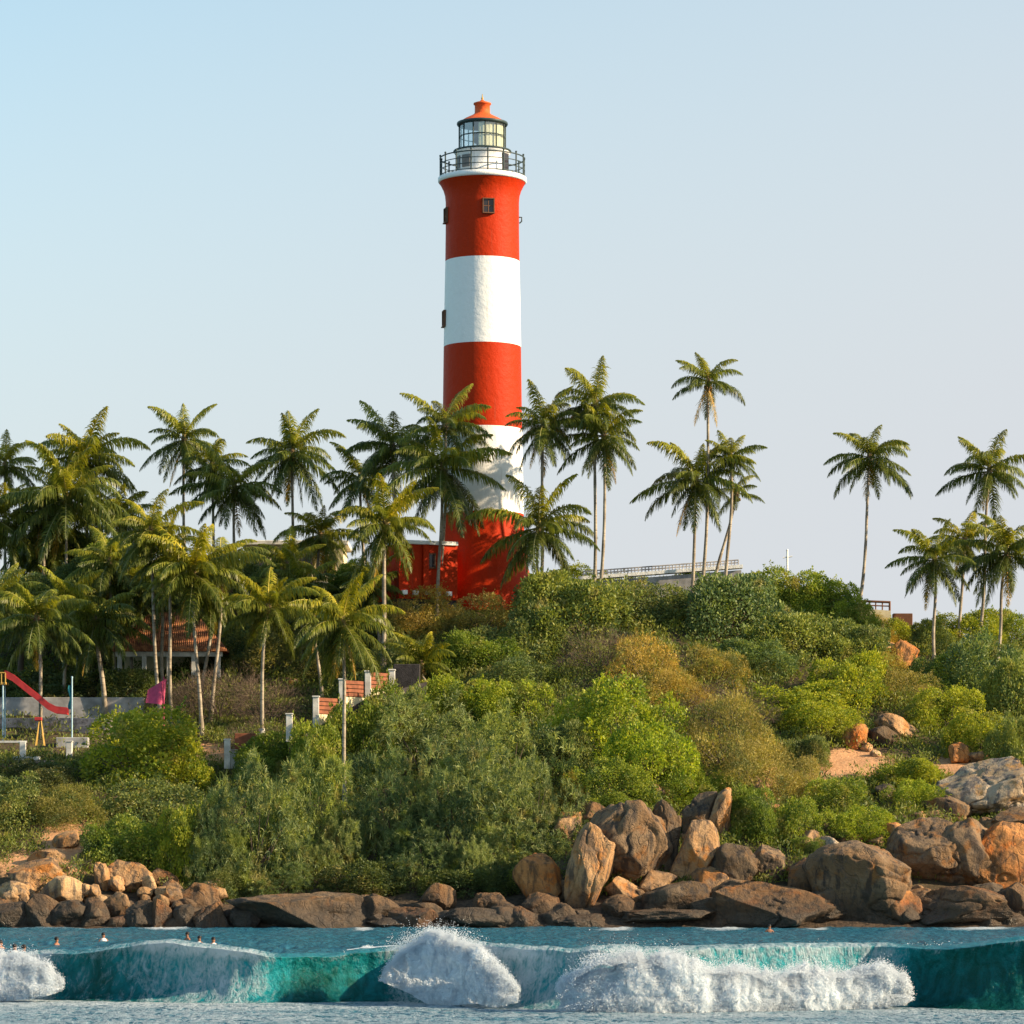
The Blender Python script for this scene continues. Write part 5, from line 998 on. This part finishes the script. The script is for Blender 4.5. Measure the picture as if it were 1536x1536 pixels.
palm('palm with drooping crown just left of the pavilion roof', 165, 845, 172, 1030, 62, 20, 243, 'l', lo=-55)
palm('dense low palm over the middle of the pavilion', 240, 880, 246, 1020, 60, 20, 241.5, 'l', lo=-50, tint=DK)
palm('dusky palm over the right end of the pavilion roof', 318, 900, 300, 1060, 56, 18, 238, 'l', bow=3, lo=-50, tint=DK)
palm('tall thin palm behind the lush annex palm', 540, 720, 548, 900, 56, 18, 256, 'c', lo=-50, tint=DK)
palm('low shaded palm between the grove and the slide', 100, 905, 96, 1050, 62, 20, 241, 'l', lo=-50, tint=DK)
palm('small pale palm peeping left of the front pale palm', 470, 930, 484, 1030, 50, 16, 236, 'l', lo=-40)
# broad-leaved trees filling the grove
def tree(lb, cx, cy, w_, h_, Y_, tint, kinds=('dark', 'dark', 'green')):
    X_ = PX(cx, Y_); Z_ = gz(X_, Y_); s = sc(Y_); o = empty('broadleaf_tree', (X_, Y_, Z_), lb, 'tree', 'shade trees in the left grove')
    zc = PZ(cy, Y_)-Z_; q = MB(); q.tube([(0, 0, -0.6), (0.1, 0, zc*0.5), (0, 0.1, zc)], [0.26, 0.2, 0.12], 9)
    rs = random.Random(int(cx*3+cy))
    for k in range(6): a = k*1.05; q.tube([(0, 0.05, zc*0.6), (math.cos(a)*w_*s*0.2, math.sin(a)*w_*s*0.2, zc), (math.cos(a)*w_*s*0.36, math.sin(a)*w_*s*0.3, zc+h_*s*0.15)], [0.12, 0.07, 0.03], 6)
    q.build('trunk', M['bark'], o)
    for k in range(5):
        me = PROTO[kinds[k % len(kinds)], rs.randrange(3)]; f = 0.62 if k else 0.8
        c_ = link('crown', me, o, (rs.uniform(-0.24, 0.24)*w_*s if k else 0, rs.uniform(-0.2, 0.2)*w_*s, zc+(rs.uniform(-0.25, 0.12) if k else -0.1)*h_*s))
        c_.rotation_euler = (0, 0, rs.uniform(0, 6)); c_.scale = (w_*s*0.5*f/UN, w_*s*0.5*f/UN, h_*s*0.5*f/UN); c_.color = (*tint, 1)
for a in (('shade tree with dense foliage behind the dim palm at the left edge', 30, 900, 170, 130, 246, (0.88, 0.96, 1.10)), ('shade tree with dense foliage left of the tiled pavilion', 150, 880, 170, 140, 250, (0.88, 0.99, 1.10)), ('dim shade tree behind the pavilion roof', 245, 895, 140, 110, 252, (1.10, 1.10, 1.10)), ('grey green tree between the cream house and lush palm', 535, 880, 100, 90, 250, (1.10, 1.10, 1.10)), ('dull tree left of the cream house', 350, 870, 110, 100, 256, (1.10, 1.10, 1.10)), ('shadowy tree under the massive grove palm', 90, 830, 170, 120, 258, (0.96, 1.04, 1.10)), ('low dim tree beneath the cream house front', 420, 905, 110, 70, 248, (1.10, 1.10, 1.10))): tree(*a)

# ------------------------------------------------------------------ swimmers near the rocks
M['skin'] = simple('brown_skin', (0.26, 0.12, 0.07), 0.6); M['hair'] = simple('black_hair', (0.012, 0.01, 0.01), 0.5); M['shirt'] = simple('pale_shirt', (0.7, 0.68, 0.66), 0.8)
def body(name):
    J = [(0, 0, 0.93), (0, 0, 1.10), (0, 0.01, 1.28), (0, 0.01, 1.42), (0, 0, 1.50), (0, -0.02, 1.60), (0, -0.02, 1.69),
         (-0.17, 0, 1.40), (-0.30, -0.06, 1.16), (-0.36, -0.24, 1.08), (-0.37, -0.34, 1.08), (0.17, 0, 1.40), (0.30, -0.05, 1.16), (0.38, -0.22, 1.10), (0.39, -0.32, 1.10),
         (-0.10, 0, 0.88), (-0.12, -0.02, 0.48), (-0.12, 0.03, 0.09), (-0.13, -0.14, 0.04), (0.10, 0, 0.88), (0.12, -0.03, 0.48), (0.12, 0.02, 0.09), (0.13, -0.15, 0.04)]
    E = [(0, 1), (1, 2), (2, 3), (3, 4), (4, 5), (5, 6), (3, 7), (7, 8), (8, 9), (9, 10), (3, 11), (11, 12), (12, 13), (13, 14), (0, 15), (15, 16), (16, 17), (17, 18), (0, 19), (19, 20), (20, 21), (21, 22)]
    Rr_ = [.14, .13, .15, .12, .055, .095, .07, .065, .045, .034, .035, .065, .045, .034, .035, .10, .06, .042, .04, .10, .06, .042, .04]
    me = bpy.data.meshes.new(name); me.from_pydata(J, E, []); o = bpy.data.objects.new(name, me); C.objects.link(o)
    o.modifiers.new('skin', 'SKIN'); o.modifiers.new('sub', 'SUBSURF').levels = 2
    for i, r in enumerate(Rr_): me.skin_vertices[0].data[i].radius = (r, r*0.85)
    me.skin_vertices[0].data[0].use_root = True
    dg = bpy.context.evaluated_depsgraph_get(); m2 = bpy.data.meshes.new_from_object(o.evaluated_get(dg)); bpy.data.objects.remove(o)
    m2.materials.clear(); m2.materials.append(M['skin']); return m2
BODY = body('person')
q = MB(); q.ico((0, 0.01, 1.675), 0.105, 0, 3, (0.95, 1.05, 0.85)); h0_ = q.build('hair', M['hair']); HAIR = h0_.data; bpy.data.objects.remove(h0_)
q = MB(); q.lathe([(0.165, 1.0), (0.17, 1.2), (0.18, 1.36), (0.13, 1.45), (0.06, 1.49)], 20); h0_ = q.build('shirt', M['shirt']); SHIRT = h0_.data; bpy.data.objects.remove(h0_)
for (lb, px, py, rz, sh) in (('person in a pale top standing in water before the left rocks', 155, 1404, 0.3, 1), ('swimmer in white nearest the small surf crest, left of a pair', 299, 1409, -0.4, 1), ('swimmer in white, right of the pair by the surf crest', 320, 1411, 0.5, 1), ('bare shouldered swimmer alone between the left edge and the pale top', 85, 1411, 1.2, 0), ('swimmer in white close to the left edge with a dark head beside', 22, 1422, 0.2, 1), ('dark headed bather right of the left edge swimmer', 36, 1423, 2.0, 0), ('bather cut by the left edge of the photo', 1, 1416, 0.8, 0), ('bather by the rock below the yellow orange block', 281, 1403, -0.9, 0), ('bather at the foot of the wide brown rock on the right', 1154, 1391, 0.1, 0)):
    Y_ = (CAMZ-0.25)*F/(py-H0+0.5); Y_ = min(Y_, 195); o = tag(link('person', BODY, None, (PX(px, Y_), Y_, -1.32)), lb, 'person', 'bathers in the water'); o.rotation_euler = (0, 0, rz)
    link('hair', HAIR, o)
    if sh: link('shirt', SHIRT, o)
